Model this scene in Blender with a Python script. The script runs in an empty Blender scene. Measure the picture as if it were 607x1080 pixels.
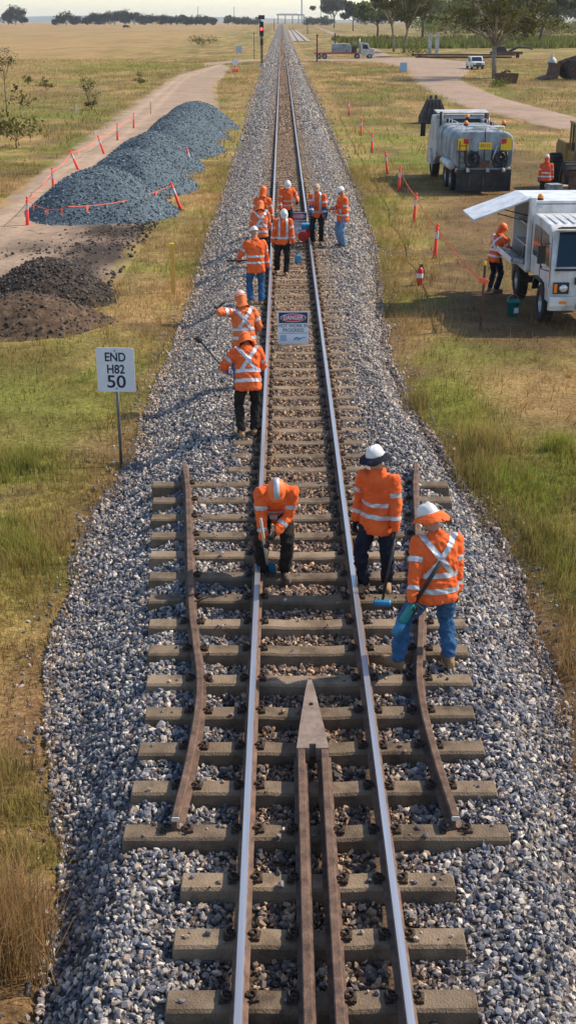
import bpy, bmesh, math, random
import numpy as np
from mathutils import Vector, Matrix, Euler
R = math.radians
scene = bpy.context.scene
COL = scene.collection
rng = np.random.default_rng(7)
random.seed(7)

# ------------------------------------------------------------------ camera
FPX, PITCH, YAW = 1280.0, math.atan2(518.0, 1280.0), math.atan(7 * 0.927 / 1280)
CAM = Vector((-0.27, 0.0, 6.09))
cam_data = bpy.data.cameras.new('camera')
cam_data.sensor_fit = 'VERTICAL'
cam_data.sensor_height = 24.0
cam_data.lens = FPX / 1080.0 * 24.0
cam_data.clip_start = 0.1
cam_data.clip_end = 12000.0
cam = bpy.data.objects.new('camera', cam_data)
COL.objects.link(cam)
cam.location = CAM
cam.rotation_euler = (math.pi / 2 - PITCH, 0.0, -YAW)
scene.camera = cam
# ------------------------------------------------------------------ sky + sun
SUN_EL, SUN_AZ = R(44.0), R(72.0)      # azimuth measured from +Y (along the line) towards +X (right)
world = bpy.data.worlds.new('World')
scene.world = world
world.use_nodes = True
wn = world.node_tree
wn.nodes.clear()
w_out = wn.nodes.new('ShaderNodeOutputWorld')
w_bg = wn.nodes.new('ShaderNodeBackground')
w_sky = wn.nodes.new('ShaderNodeTexSky')
w_sky.sky_type = 'NISHITA'
w_sky.sun_disc = False
w_sky.sun_elevation = SUN_EL
w_sky.sun_rotation = SUN_AZ
w_sky.air_density = 1.0
w_sky.dust_density = 0.6
w_sky.ozone_density = 1.0
w_bg.inputs['Strength'].default_value = 0.15
wn.links.new(w_sky.outputs[0], w_bg.inputs['Color'])
wn.links.new(w_bg.outputs[0], w_out.inputs['Surface'])
sun_data = bpy.data.lights.new('sun', 'SUN')
sun_data.energy = 4.3
sun_data.angle = R(0.6)
sun_data.color = (1.0, 0.87, 0.70)
sun = bpy.data.objects.new('sun', sun_data)
COL.objects.link(sun)
sdir = Vector((math.sin(SUN_AZ) * math.cos(SUN_EL), math.cos(SUN_AZ) * math.cos(SUN_EL), math.sin(SUN_EL)))
sun.rotation_euler = sdir.to_track_quat('Z', 'Y').to_euler()
sun.location = (20, 20, 40)
vs = scene.view_settings
vs.view_transform = 'Standard'
vs.look = 'None'
vs.exposure = 0.48
vs.gamma = 1.0
vs.use_curve_mapping = False

# ------------------------------------------------------------------ numbers shared by everything
GZ = -0.5            # level of the open ground (rail top is z = 0)
SZ = -0.150          # level of the sleeper tops
_rm = Euler((math.pi / 2 - PITCH, 0.0, -YAW)).to_matrix()

def W(px, py, z=GZ):
    """point on the level z seen at photo pixel px, py"""
    d = _rm @ Vector(((px - 303.5) / FPX, -(py - 540.0) / FPX, -1.0))
    t = (z - CAM.z) / d.z
    return CAM + d * t

def rise(y):
    y = np.asarray(y, dtype=float)
    t = np.clip((y - 260.0) / 1100.0, 0, 1)
    return 2.6 * t * t * (3 - 2 * t)

def vnoise(x, y, s, seed=0):
    x = np.asarray(x, dtype=float) / s + seed * 17.31
    y = np.asarray(y, dtype=float) / s + seed * 9.77
    xi, yi = np.floor(x), np.floor(y)
    fx, fy = x - xi, y - yi
    fx, fy = fx * fx * (3 - 2 * fx), fy * fy * (3 - 2 * fy)
    def h(a, b):
        v = np.sin(a * 127.1 + b * 311.7 + seed * 74.7) * 43758.5453
        return v - np.floor(v)
    return (h(xi, yi) * (1 - fx) + h(xi + 1, yi) * fx) * (1 - fy) + (h(xi, yi + 1) * (1 - fx) + h(xi + 1, yi + 1) * fx) * fy

def fbm(x, y, s, seed=0, o=3):
    r, a, t = 0.0, 1.0, 0.0
    for i in range(o):
        r = r + a * vnoise(x, y, s / 2 ** i, seed + i)
        t += a
        a *= 0.55
    return r / t

def sstep(a, b, x):
    t = np.clip((np.asarray(x, dtype=float) - a) / (b - a), 0, 1)
    return t * t * (3 - 2 * t)

# ballast edges read off the photograph, as world x against y
_le = [W(px, py, -0.55) for px, py in ((28, 1100), (52, 1000), (60, 930), (62, 880), (50, 760), (48, 690), (82, 590), (104, 530), (140, 482), (152, 440), (172, 390), (196, 330), (211, 270), (239, 190), (253, 150), (264, 110), (275, 75), (283, 50))]
_re = [W(px, py, -0.55) for px, py in ((640, 1100), (612, 940), (592, 800), (586, 740), (568, 690), (545, 600), (508, 540), (470, 490), (436, 440), (412, 390), (400, 330), (396, 260), (375, 200), (353, 150), (338, 115), (326, 90), (315, 65), (309, 50))]
def edge_l(y): return np.interp(y, [p.y for p in _le], [p.x for p in _le]) + 0.18 * (fbm(y, y * 0 + 3, 1.1, 4) - 0.5) * (np.asarray(y) < 60)
def edge_r(y): return np.interp(y, [p.y for p in _re], [p.x for p in _re]) + 0.18 * (fbm(y, y * 0 + 8, 1.1, 5) - 0.5) * (np.asarray(y) < 60)

def Hg(x, y):
    """height of the open ground"""
    x = np.asarray(x, dtype=float); y = np.asarray(y, dtype=float)
    fade = 1 - sstep(35, 80, y)
    h = GZ + rise(y) + (fbm(x, y, 5.0, 2) - 0.5) * 0.16 * fade
    l, r = edge_l(y), edge_r(y)
    inside = sstep(-0.05, 0.45, np.minimum(x - l, r - x))
    dip = np.exp(-((np.minimum(np.abs(x - l), np.abs(x - r))) / 0.9) ** 2)
    return h - 0.07 * dip * fade - 0.15 * np.exp(-((x - l) / 1.3) ** 2) * (1 - sstep(11, 17, y)) - 0.42 * inside

def Hb(x, y):
    """height of the ballast surface"""
    x = np.asarray(x, dtype=float); y = np.asarray(y, dtype=float)
    crib = -0.285 + 0.095 * sstep(11.0, 17.5, y)
    l, r = edge_l(y), edge_r(y)
    top = crib + 0.06 * sstep(0.9, 1.5, np.abs(x)) * (1 - sstep(13, 17, y))
    toe = -0.60 - 0.16 * (x < 0) * (1 - sstep(11, 17, y))
    tl = sstep(0.0, 1.0, (x - l) / np.maximum(0.55, (-1.45 - l)))
    tr = sstep(0.0, 1.0, (r - x) / np.maximum(0.55, (r - 1.75)))
    t = np.minimum(tl, tr)
    fade = 1 - sstep(30, 60, y)
    n = (fbm(x, y, 0.55, 11) - 0.5) * 0.07 * fade * sstep(1.2, 1.7, np.abs(x)) + (fbm(x, y, 0.22, 13) - 0.5) * 0.035 * fade
    return toe + (top - toe) * t + n + rise(y)

# ------------------------------------------------------------------ object helpers
def tag(o, label=None, cat=None, group=None, kind=None):
    if label: o['label'] = label
    if cat: o['category'] = cat
    if group: o['group'] = group
    if kind: o['kind'] = kind
    return o

def link(name, data, parent=None):
    o = bpy.data.objects.new(name, data)
    COL.objects.link(o)
    if parent is not None: o.parent = parent
    return o

def empty(name, loc=(0, 0, 0), rz=0.0, label=None, cat=None, group=None):
    o = link(name, None)
    o.empty_display_size = 0.2
    o.location = loc
    o.rotation_euler = (0, 0, rz)
    return tag(o, label, cat, group)

def copy_tree(o, parent=None):
    c = o.copy()
    COL.objects.link(c)
    c.parent = parent
    for ch in list(o.children): copy_tree(ch, c)
    return c

class MB:
    """collects shapes, build() links them as one mesh object"""
    def __init__(s): s.v, s.f, s.m = [], [], []
    def add(s, vs_, fs, mi=0):
        b = len(s.v)
        s.v += [tuple(p) for p in vs_]
        s.f += [tuple(i + b for i in f) for f in fs]
        s.m += [mi] * len(fs)
        return s
    def box(s, c, d, rot=None, mi=0, taper=1.0):
        x, y, z = d[0] / 2, d[1] / 2, d[2] / 2
        P = [Vector((sx * x * (taper if sz > 0 else 1), sy * y * (taper if sz > 0 else 1), sz * z)) for sz in (-1, 1) for sy in (-1, 1) for sx in (-1, 1)]
        if rot is not None:
            m = Euler(rot).to_matrix()
            P = [m @ p for p in P]
        c = Vector(c)
        return s.add([p + c for p in P], [(0, 2, 3, 1), (4, 5, 7, 6), (0, 1, 5, 4), (2, 6, 7, 3), (0, 4, 6, 2), (1, 3, 7, 5)], mi)
    def tube(s, path, rad, n=8, mi=0, cap=True):
        path = [Vector(p) for p in path]
        if not hasattr(rad, '__len__'): rad = [rad] * len(path)
        rings, prev = [], None
        for i, p in enumerate(path):
            t = (path[min(i + 1, len(path) - 1)] - path[max(i - 1, 0)]).normalized()
            if prev is None:
                a = t.orthogonal().normalized()
            else:
                a = (prev - t * prev.dot(t))
                a = a.normalized() if a.length > 1e-6 else t.orthogonal().normalized()
            prev = a
            b = t.cross(a)
            rings.append([p + (a * math.cos(2 * math.pi * k / n) + b * math.sin(2 * math.pi * k / n)) * rad[i] for k in range(n)])
        return s.loft(rings, mi, cap)
    def loft(s, rings, mi=0, cap=True, closed=True):
        n = len(rings[0])
        vs_ = [p for r in rings for p in r]
        fs = []
        for i in range(len(rings) - 1):
            for k in range(n if closed else n - 1):
                k2 = (k + 1) % n
                fs.append((i * n + k, i * n + k2, (i + 1) * n + k2, (i + 1) * n + k))
        if cap:
            fs.append(tuple(range(n - 1, -1, -1)))
            fs.append(tuple((len(rings) - 1) * n + k for k in range(n)))
        return s.add(vs_, fs, mi)
    def ell(s, c, r, n=12, m=8, mi=0, rot=None, z0=-1.0):
        c = Vector(c)
        if not hasattr(r, '__len__'): r = (r, r, r)
        M = Euler(rot).to_matrix() if rot is not None else Matrix.Identity(3)
        rings = []
        a0 = math.asin(z0)
        for i in range(m + 1):
            a = a0 + (math.pi / 2 - a0) * i / m
            rr = max(math.cos(a), 1e-3)
            rings.append([c + M @ Vector((r[0] * rr * math.cos(2 * math.pi * k / n), r[1] * rr * math.sin(2 * math.pi * k / n), r[2] * math.sin(a))) for k in range(n)])
        return s.loft(rings, mi)
    def prism(s, pts, axis, a, b, mi=0):
        """outline extruded along an axis; pts are the two other coordinates in order"""
        def mk(p, q):
            if axis == 'x': return Vector((q, p[0], p[1]))
            if axis == 'y': return Vector((p[0], q, p[1]))
            return Vector((p[0], p[1], q))
        return s.loft([[mk(p, a) for p in pts], [mk(p, b) for p in pts]], mi)
    def mesh(s, name):
        me = bpy.data.meshes.new(name)
        me.from_pydata(s.v, [], s.f)
        return me
    def build(s, name, mats, parent=None, smooth=False, bevel=0.0, loc=None, rot=None, segs=2):
        me = s.mesh(name)
        if not isinstance(mats, (list, tuple)): mats = [mats]
        for m in mats: me.materials.append(m)
        me.polygons.foreach_set('material_index', s.m)
        bm = bmesh.new(); bm.from_mesh(me)
        bmesh.ops.recalc_face_normals(bm, faces=bm.faces)
        bm.to_mesh(me); bm.free()
        if smooth: me.polygons.foreach_set('use_smooth', [True] * len(me.polygons))
        o = link(name, me, parent)
        if loc is not None: o.location = loc
        if rot is not None: o.rotation_euler = rot
        if bevel:
            md = o.modifiers.new('bevel', 'BEVEL')
            md.width = bevel; md.segments = segs; md.limit_method = 'ANGLE'; md.angle_limit = R(35)
        return o

def np_mesh(name, V, F, mats, cols=None, smooth=False):
    """V (n,3), F (m,k) numpy arrays"""
    me = bpy.data.meshes.new(name)
    V = np.ascontiguousarray(V, dtype=np.float32); F = np.ascontiguousarray(F, dtype=np.int32)
    me.vertices.add(len(V)); me.vertices.foreach_set('co', V.ravel())
    me.loops.add(F.size); me.loops.foreach_set('vertex_index', F.ravel())
    me.polygons.add(len(F)); me.polygons.foreach_set('loop_start', np.arange(0, F.size, F.shape[1], dtype=np.int32))
    if cols is not None:
        ca = me.color_attributes.new('col', 'FLOAT_COLOR', 'POINT')
        c4 = np.ones((len(V), 4), dtype=np.float32); c4[:, :3] = cols
        ca.data.foreach_set('color', c4.ravel())
    for m in (mats if isinstance(mats, (list, tuple)) else [mats]): me.materials.append(m)
    me.update(calc_edges=True)
    me.polygons.foreach_set('use_smooth', [smooth] * len(me.polygons))
    return me

# ------------------------------------------------------------------ materials
MATS = {}
def mat(name, c1, rough=0.7, metal=0.0, c2=None, scale=8.0, bump=0.0, bscale=None, coord='Object', detail=5.0, spec=0.4, c3=None, coat=0.0, stretch=None, rand=False):
    m = bpy.data.materials.new(name)
    m.use_nodes = True
    nt = m.node_tree
    b = nt.nodes['Principled BSDF']
    b.inputs['Roughness'].default_value = rough
    b.inputs['Metallic'].default_value = metal
    b.inputs['Specular IOR Level'].default_value = spec
    b.inputs['Coat Weight'].default_value = coat
    b.inputs['Base Color'].default_value = (*c1, 1)
    if c2 is not None or bump:
        tc = nt.nodes.new('ShaderNodeTexCoord')
        mp = nt.nodes.new('ShaderNodeMapping')
        if stretch: mp.inputs['Scale'].default_value = stretch
        nt.links.new(tc.outputs[coord], mp.inputs[0])
        if rand:
            oi = nt.nodes.new('ShaderNodeObjectInfo'); cx = nt.nodes.new('ShaderNodeCombineXYZ'); mu = nt.nodes.new('ShaderNodeMath'); mu.operation = 'MULTIPLY'; mu.inputs[1].default_value = 60.0
            nt.links.new(oi.outputs['Random'], mu.inputs[0]); nt.links.new(mu.outputs[0], cx.inputs[0]); nt.links.new(mu.outputs[0], cx.inputs[1]); nt.links.new(cx.outputs[0], mp.inputs['Location'])
    if c2 is not None:
        nz = nt.nodes.new('ShaderNodeTexNoise')
        nz.inputs['Scale'].default_value = scale
        nz.inputs['Detail'].default_value = detail
        nz.inputs['Roughness'].default_value = 0.65
        cr = nt.nodes.new('ShaderNodeValToRGB')
        cr.color_ramp.elements[0].position = 0.34; cr.color_ramp.elements[0].color = (*c1, 1)
        cr.color_ramp.elements[1].position = 0.68; cr.color_ramp.elements[1].color = (*c2, 1)
        if c3 is not None:
            e = cr.color_ramp.elements.new(0.52); e.color = (*c3, 1)
        nt.links.new(mp.outputs[0], nz.inputs['Vector'])
        nt.links.new(nz.outputs[0], cr.inputs[0])
        col_out = cr.outputs[0]
        if rand:
            mr = nt.nodes.new('ShaderNodeMapRange'); mr.inputs[3].default_value = 0.72; mr.inputs[4].default_value = 1.15
            sc = nt.nodes.new('ShaderNodeVectorMath'); sc.operation = 'SCALE'
            nt.links.new(oi.outputs['Random'], mr.inputs[0]); nt.links.new(col_out, sc.inputs[0]); nt.links.new(mr.outputs[0], sc.inputs['Scale']); col_out = sc.outputs[0]
        nt.links.new(col_out, b.inputs['Base Color'])
    if bump:
        n2 = nt.nodes.new('ShaderNodeTexNoise')
        n2.inputs['Scale'].default_value = bscale or scale * 2
        n2.inputs['Detail'].default_value = 6
        bp = nt.nodes.new('ShaderNodeBump')
        bp.inputs['Strength'].default_value = min(1.0, bump)
        bp.inputs['Distance'].default_value = 0.02
        nt.links.new(mp.outputs[0], n2.inputs['Vector'])
        nt.links.new(n2.outputs[0], bp.inputs['Height'])
        nt.links.new(bp.outputs[0], b.inputs['Normal'])
    MATS[name] = m
    return m

def leaf_mat(name, trans=0.4, var=0.25):
    """colour attribute 'col', lit through from behind"""
    m = bpy.data.materials.new(name); m.use_nodes = True
    nt = m.node_tree; nt.nodes.clear()
    o = nt.nodes.new('ShaderNodeOutputMaterial'); mx = nt.nodes.new('ShaderNodeMixShader')
    d = nt.nodes.new('ShaderNodeBsdfDiffuse'); t = nt.nodes.new('ShaderNodeBsdfTranslucent')
    a = nt.nodes.new('ShaderNodeAttribute'); a.attribute_name = 'col'
    mx.inputs[0].default_value = trans
    nt.links.new(a.outputs['Color'], d.inputs[0]); nt.links.new(a.outputs['Color'], t.inputs[0])
    nt.links.new(d.outputs[0], mx.inputs[1]); nt.links.new(t.outputs[0], mx.inputs[2]); nt.links.new(mx.outputs[0], o.inputs[0])
    MATS[name] = m
    return m

def ground_mat(name, bump=0.6, fine=(14.0, 60.0), lo=0.55, hi=1.35):
    """colour attribute 'col' broken up by fine noise"""
    m = bpy.data.materials.new(name); m.use_nodes = True
    nt = m.node_tree; b = nt.nodes['Principled BSDF']
    b.inputs['Roughness'].default_value = 0.95; b.inputs['Specular IOR Level'].default_value = 0.1
    a = nt.nodes.new('ShaderNodeAttribute'); a.attribute_name = 'col'
    g = nt.nodes.new('ShaderNodeNewGeometry')
    cur = a.outputs['Color']
    for i, (s, l, h) in enumerate(((fine[0], lo, hi), (fine[1], lo + 0.1, hi - 0.05), (3.3, 0.5 * (1 + lo), 0.5 * (1 + hi)), (0.8, 0.8, 1.2))):
        nz = nt.nodes.new('ShaderNodeTexNoise'); nz.inputs['Scale'].default_value = s; nz.inputs['Detail'].default_value = 6
        nz.inputs['Roughness'].default_value = 0.7
        nt.links.new(g.outputs['Position'], nz.inputs['Vector'])
        mr = nt.nodes.new('ShaderNodeMapRange')
        mr.inputs[1].default_value = 0.3; mr.inputs[2].default_value = 0.7; mr.inputs[3].default_value = l; mr.inputs[4].default_value = h
        nt.links.new(nz.outputs[0], mr.inputs[0])
        mx = nt.nodes.new('ShaderNodeVectorMath'); mx.operation = 'SCALE'
        nt.links.new(cur, mx.inputs[0]); nt.links.new(mr.outputs[0], mx.inputs['Scale'])
        cur = mx.outputs[0]
        if i == 0: nz0 = nz
    nt.links.new(cur, b.inputs['Base Color'])
    bp = nt.nodes.new('ShaderNodeBump'); bp.inputs['Strength'].default_value = bump; bp.inputs['Distance'].default_value = 0.06
    nt.links.new(nz0.outputs[0], bp.inputs['Height']); nt.links.new(bp.outputs[0], b.inputs['Normal'])
    MATS[name] = m
    return m

# ================================================================== THE SETTING
M_ground = ground_mat('grassland', 1.0, (12.0, 55.0), 0.45, 1.45)
M_dirt = ground_mat('packed_dirt', 0.35, (5.0, 45.0), 0.8, 1.18)
STRAW = np.array((0.34, 0.222, 0.092)); OLIVE = np.array((0.138, 0.115, 0.036)); GREEN = np.array((0.165, 0.205, 0.028)); SOIL = np.array((0.15, 0.088, 0.052))
FIELD = np.array((0.37, 0.24, 0.125))

def blob(x, y, px, py, rx, ry):
    c = W(px, py)
    return np.exp(-((x - c.x) / rx) ** 2 - ((y - c.y) / ry) ** 2)

def greenness(x, y):
    g = 0.6 * sstep(0.55, 0.72, fbm(x, y, 2.2, 21)) + 0.3 * sstep(0.5, 0.7, fbm(x, y, 14.0, 25))
    for px, py, rx, ry, a in ((455, 420, 0.7, 2.4, 1.0), (490, 430, 0.6, 1.5, 0.8), (590, 475, 0.5, 0.7, 1.1), (545, 375, 1.5, 0.8, 0.8), (25, 838, 0.2, 0.25, 1.3), (22, 886, 0.15, 0.18, 1.2), (55, 886, 0.12, 0.14, 1.1), (10, 800, 0.2, 0.25, 1.0), (20, 420, 1.2, 2.0, 0.7), (560, 520, 0.6, 1.2, 0.6), (590, 600, 0.6, 1.2, 0.7), (530, 270, 1.0, 2.0, 0.3), (480, 380, 1.0, 1.8, 0.6), (400, 265, 0.35, 1.5, 0.8), (20, 500, 0.9, 1.6, 1.0), (30, 600, 1.0, 1.8, 0.7), (90, 360, 2.2, 1.6, 0.45), (250, 40, 30, 60, 0.2), (470, 175, 3.0, 6.0, 0.35), (560, 180, 3.0, 5.0, 0.7), (430, 150, 3.0, 8.0, 0.5), (120, 70, 14, 24, 0.8), (20, 120, 8, 12, 0.5), (500, 95, 8, 5, 0.4), (90, 440, 0.8, 2.0, 0.6)):
        g = g + a * blob(x, y, px, py, rx, ry)
    return np.clip(g, 0, 1.1)

def dryness(x, y):
    d = 0.7 * sstep(0.42, 0.66, fbm(x, y, 4.5, 31)) + 0.3
    # straw verge strips along the ballast
    l, r = edge_l(y), edge_r(y)
    d = d + 0.55 * np.exp(-((x - r - 0.9) / 0.8) ** 2) * sstep(18, 26, y) + 0.35 * np.exp(-((x - l + 1.0) / 0.9) ** 2)
    d = d - 0.35 * (x > 0) * (1 - sstep(14, 22, y))
    d = d + 0.5 * sstep(-14, -40, x) * sstep(90, 180, y)
    return np.clip(d, 0, 1)

def soilness(x, y):
    s = 0.8 * sstep(0.60, 0.78, fbm(x, y, 2.3, 41))
    for px, py, rx, ry, a in ((540, 345, 1.8, 2.6, 0.8), (500, 235, 1.6, 6.0, 0.8), (565, 215, 3.0, 10, 1.3), (545, 180, 2.4, 7, 1.1), (480, 300, 0.8, 2.5, 0.7), (550, 320, 1.6, 3.0, 0.9), (495, 260, 0.9, 4.0, 0.7), (95, 470, 0.5, 0.8, 0.8), (560, 90, 10, 10, 0.5), (10, 760, 0.4, 1.2, 0.5), (560, 640, 0.5, 1.2, 0.6), (120, 540, 0.35, 0.5, 0.9)):
        s = s + a * blob(x, y, px, py, rx, ry)
    l, r = edge_l(y), edge_r(y)
    s = s + 0.6 * np.exp(-((np.minimum(np.abs(x - l), np.abs(x - r)) - 0.1) / 0.35) ** 2) * (y < 30)
    return np.clip(s, 0, 1)

def ground_col(x, y):
    g, d, s = greenness(x, y)[:, None], dryness(x, y)[:, None], soilness(x, y)[:, None]
    c = OLIVE * (1 - d) + STRAW * d
    c = c * (1 - 0.78 * np.clip(g, 0, 1)) + GREEN * 0.78 * np.clip(g, 0, 1)
    c = c * (1 - 0.75 * s) + SOIL * 0.75 * s
    v = (0.62 + 0.76 * fbm(x, y, 0.9, 47, 3)) * (0.8 + 0.4 * fbm(x, y, 6.0, 48, 2))
    c = c * v[:, None]
    far = (sstep(-16, -45, x) * sstep(70, 150, y))[:, None] * (1 - 0.5 * np.clip(g, 0, 1))
    far = far * (0.35 + 0.65 * sstep(0.38, 0.6, fbm(x, y * 0.4, 16.0, 49)))[:, None]
    c = c * (1 - 0.6 * far) + FIELD * 0.6 * far
    return c

def axis_pts(a, step, n, grow, end):
    p = [a + step * i for i in range(n)]
    while p[-1] < end:
        step *= grow
        p.append(p[-1] + step)
    return p
ys = np.array(axis_pts(-6.0, 0.32, 210, 1.035, 6500.0))
xh = axis_pts(0.0, 0.32, 60, 1.06, 4500.0)
xs = np.array([-v for v in xh[:0:-1]] + xh)
X, Y = np.meshgrid(xs, ys)
Z = Hg(X.ravel(), Y.ravel())
nx, ny = len(xs), len(ys)
idx = np.arange(nx * ny).reshape(ny, nx)
F = np.stack([idx[:-1, :-1].ravel(), idx[:-1, 1:].ravel(), idx[1:, 1:].ravel(), idx[1:, :-1].ravel()], 1)
gcol = ground_col(X.ravel(), Y.ravel())
ground = link('ground', np_mesh('ground', np.stack([X.ravel(), Y.ravel(), Z], 1), F, M_ground, gcol, True))
tag(ground, 'dry grassy plain with green patches and bare soil on both sides of the line', 'ground', kind='structure')

def sheet(name, left, right, n, m, lift, colfn, label, cat, rag=0.25):
    """a draped strip between two edges given as photo pixels"""
    L = [W(*p) for p in left]; Rr = [W(*p) for p in right]
    def resample(P, n):
        d = [0.0]
        for a, b in zip(P, P[1:]): d.append(d[-1] + (b - a).length)
        t = np.linspace(0, d[-1], n)
        return np.interp(t, d, [p.x for p in P]), np.interp(t, d, [p.y for p in P])
    lx, ly = resample(L, n); rx, ry = resample(Rr, n)
    i = np.arange(n)
    wl = rag * (fbm(lx, ly, 1.3, 51) - 0.5) * 2; wr = rag * (fbm(rx, ry, 1.3, 52) - 0.5) * 2
    dx, dy = rx - lx, ry - ly
    dd = np.maximum(np.hypot(dx, dy), 1e-3)
    lx, ly = lx + dx / dd * wl, ly + dy / dd * wl
    rx, ry = rx + dx / dd * wr, ry + dy / dd * wr
    t = np.linspace(0, 1, m)[None, :]
    X = lx[:, None] * (1 - t) + rx[:, None] * t; Y = ly[:, None] * (1 - t) + ry[:, None] * t
    X, Y = X.ravel(), Y.ravel()
    T = np.broadcast_to(t, (n, m)).ravel()
    Z = Hg(X, Y) + lift - 0.9 * lift * (np.abs(T - 0.5) * 2) ** 8
    idx = np.arange(n * m).reshape(n, m)
    F = np.stack([idx[:-1, :-1].ravel(), idx[:-1, 1:].ravel(), idx[1:, 1:].ravel(), idx[1:, :-1].ravel()], 1)
    c = colfn(X, Y, T)
    e = sstep(0.86, 0.98, np.abs(T - 0.5) * 2 + 0.35 * (fbm(X, Y, 0.8, 57) - 0.5))[:, None]
    c = c * (1 - e) + ground_col(X, Y) * e
    o = link(name, np_mesh(name, np.stack([X, Y, Z], 1), F, M_dirt, c, True))
    return tag(o, label, cat, kind='structure')

DIRT = np.array((0.31, 0.225, 0.16)); DSOIL = np.array((0.06, 0.045, 0.036))
def dirt_left(x, y, t):
    c = DIRT[None, :] * (0.85 + 0.3 * fbm(x, y, 2.2, 61))[:, None]
    s = 0
    for px, py, rx, ry, a in ((75, 300, 3.2, 3.0, 1.0), (120, 255, 1.6, 5.0, 0.9), (60, 262, 2.6, 1.6, 0.35), (165, 222, 1.0, 6.0, 0.8), (30, 340, 3.0, 2.0, 0.9)):
        s = s + a * blob(x, y, px, py, rx, ry)
    s = np.clip(s * (0.15 + 1.7 * sstep(0.3, 0.7, fbm(x, y, 1.3, 63))), 0, 1)[:, None]
    c = c * (1 - s) + DSOIL * s
    for off in (0.16, 0.30):     # wheel tracks packed paler
        k = np.exp(-((t - off) / 0.04) ** 2)[:, None] * 0.25
        c = c * (1 + k)
    return c
def dirt_right(x, y, t):
    return np.array((0.31, 0.225, 0.165))[None, :] * (0.85 + 0.3 * fbm(x, y, 4.0, 65))[:, None]

dirt_track = sheet('dirt_track', ((-60, 262), (0, 213), (30, 191), (80, 152), (140, 109), (186, 79), (232, 67.5)),
      ((-60, 352), (0, 347), (60, 340), (113, 316), (150, 262), (173, 226), (206, 176), (236, 132), (228, 92), (243, 71.5)), 150, 24, 0.05, dirt_left,
      'pale dirt access track running past the gravel heaps', 'dirt track')
sheet('gravel_road', ((398, 66), (425, 72), (437, 88), (473, 108), (538, 126), (607, 141), (660, 152)),
      ((396, 61.5), (440, 60), (505, 66), (484, 84), (528, 103), (607, 124), (660, 134)), 90, 14, 0.07, dirt_right,
      'wide pale gravel road curving through the works yard', 'gravel road', 0.8)
sheet('crossing_road', ((215, 70), (260, 65.2), (290, 64.4), (330, 64.3), (370, 65.2), (402, 66.5)),
      ((215, 66.5), (260, 62.9), (290, 62.6), (330, 62.6), (370, 62.2), (402, 61.2)), 60, 6, 0.10, dirt_right,
      'dirt road crossing the railway line on the level', 'crossing road', 0.3)
sheet('service_road', ((392, 60.5), (368, 46), (346, 37), (330, 31)), ((415, 59.5), (382, 45), (352, 36.2), (333, 30.8)), 50, 8, 0.12, dirt_right,
      'pale service road running beside the far railway line', 'service road', 0.5)

# ------------------------------------------------------------------ ballast bed
M_bbase = ground_mat('ballast_base', 1.0, (18.0, 40.0), 0.35, 1.6)
by = np.array(axis_pts(4.2, 0.16, 230, 1.03, 1500.0))
tx = np.concatenate([np.linspace(0, 0.30, 12)[:-1], np.linspace(0.30, 0.70, 14)[:-1], np.linspace(0.70, 1.0, 12)])
L_, R_ = edge_l(by) - 0.12, edge_r(by) + 0.12
X = L_[:, None] * (1 - tx) + R_[:, None] * tx
Y = np.broadcast_to(by[:, None], X.shape)
Z = Hb(X.ravel(), Y.ravel()) - 0.012
m_ = len(tx)
_in = (1 - sstep(0.6, 1.3, np.abs(X.ravel())))[:, None]
bcol = np.array((0.15, 0.10, 0.065)) * _in + np.array((0.17, 0.155, 0.145)) * (1 - _in)
idx = np.arange(len(by) * m_).reshape(len(by), m_)
F = np.stack([idx[:-1, :-1].ravel(), idx[:-1, 1:].ravel(), idx[1:, 1:].ravel(), idx[1:, :-1].ravel()], 1)
ballast = link('ballast_bed', np_mesh('ballast_bed', np.stack([X.ravel(), Y.ravel(), Z], 1), F, M_bbase, bcol, True))
tag(ballast, 'raised bed of crushed blue-grey stone carrying the railway line', 'ballast', kind='structure')

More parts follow.
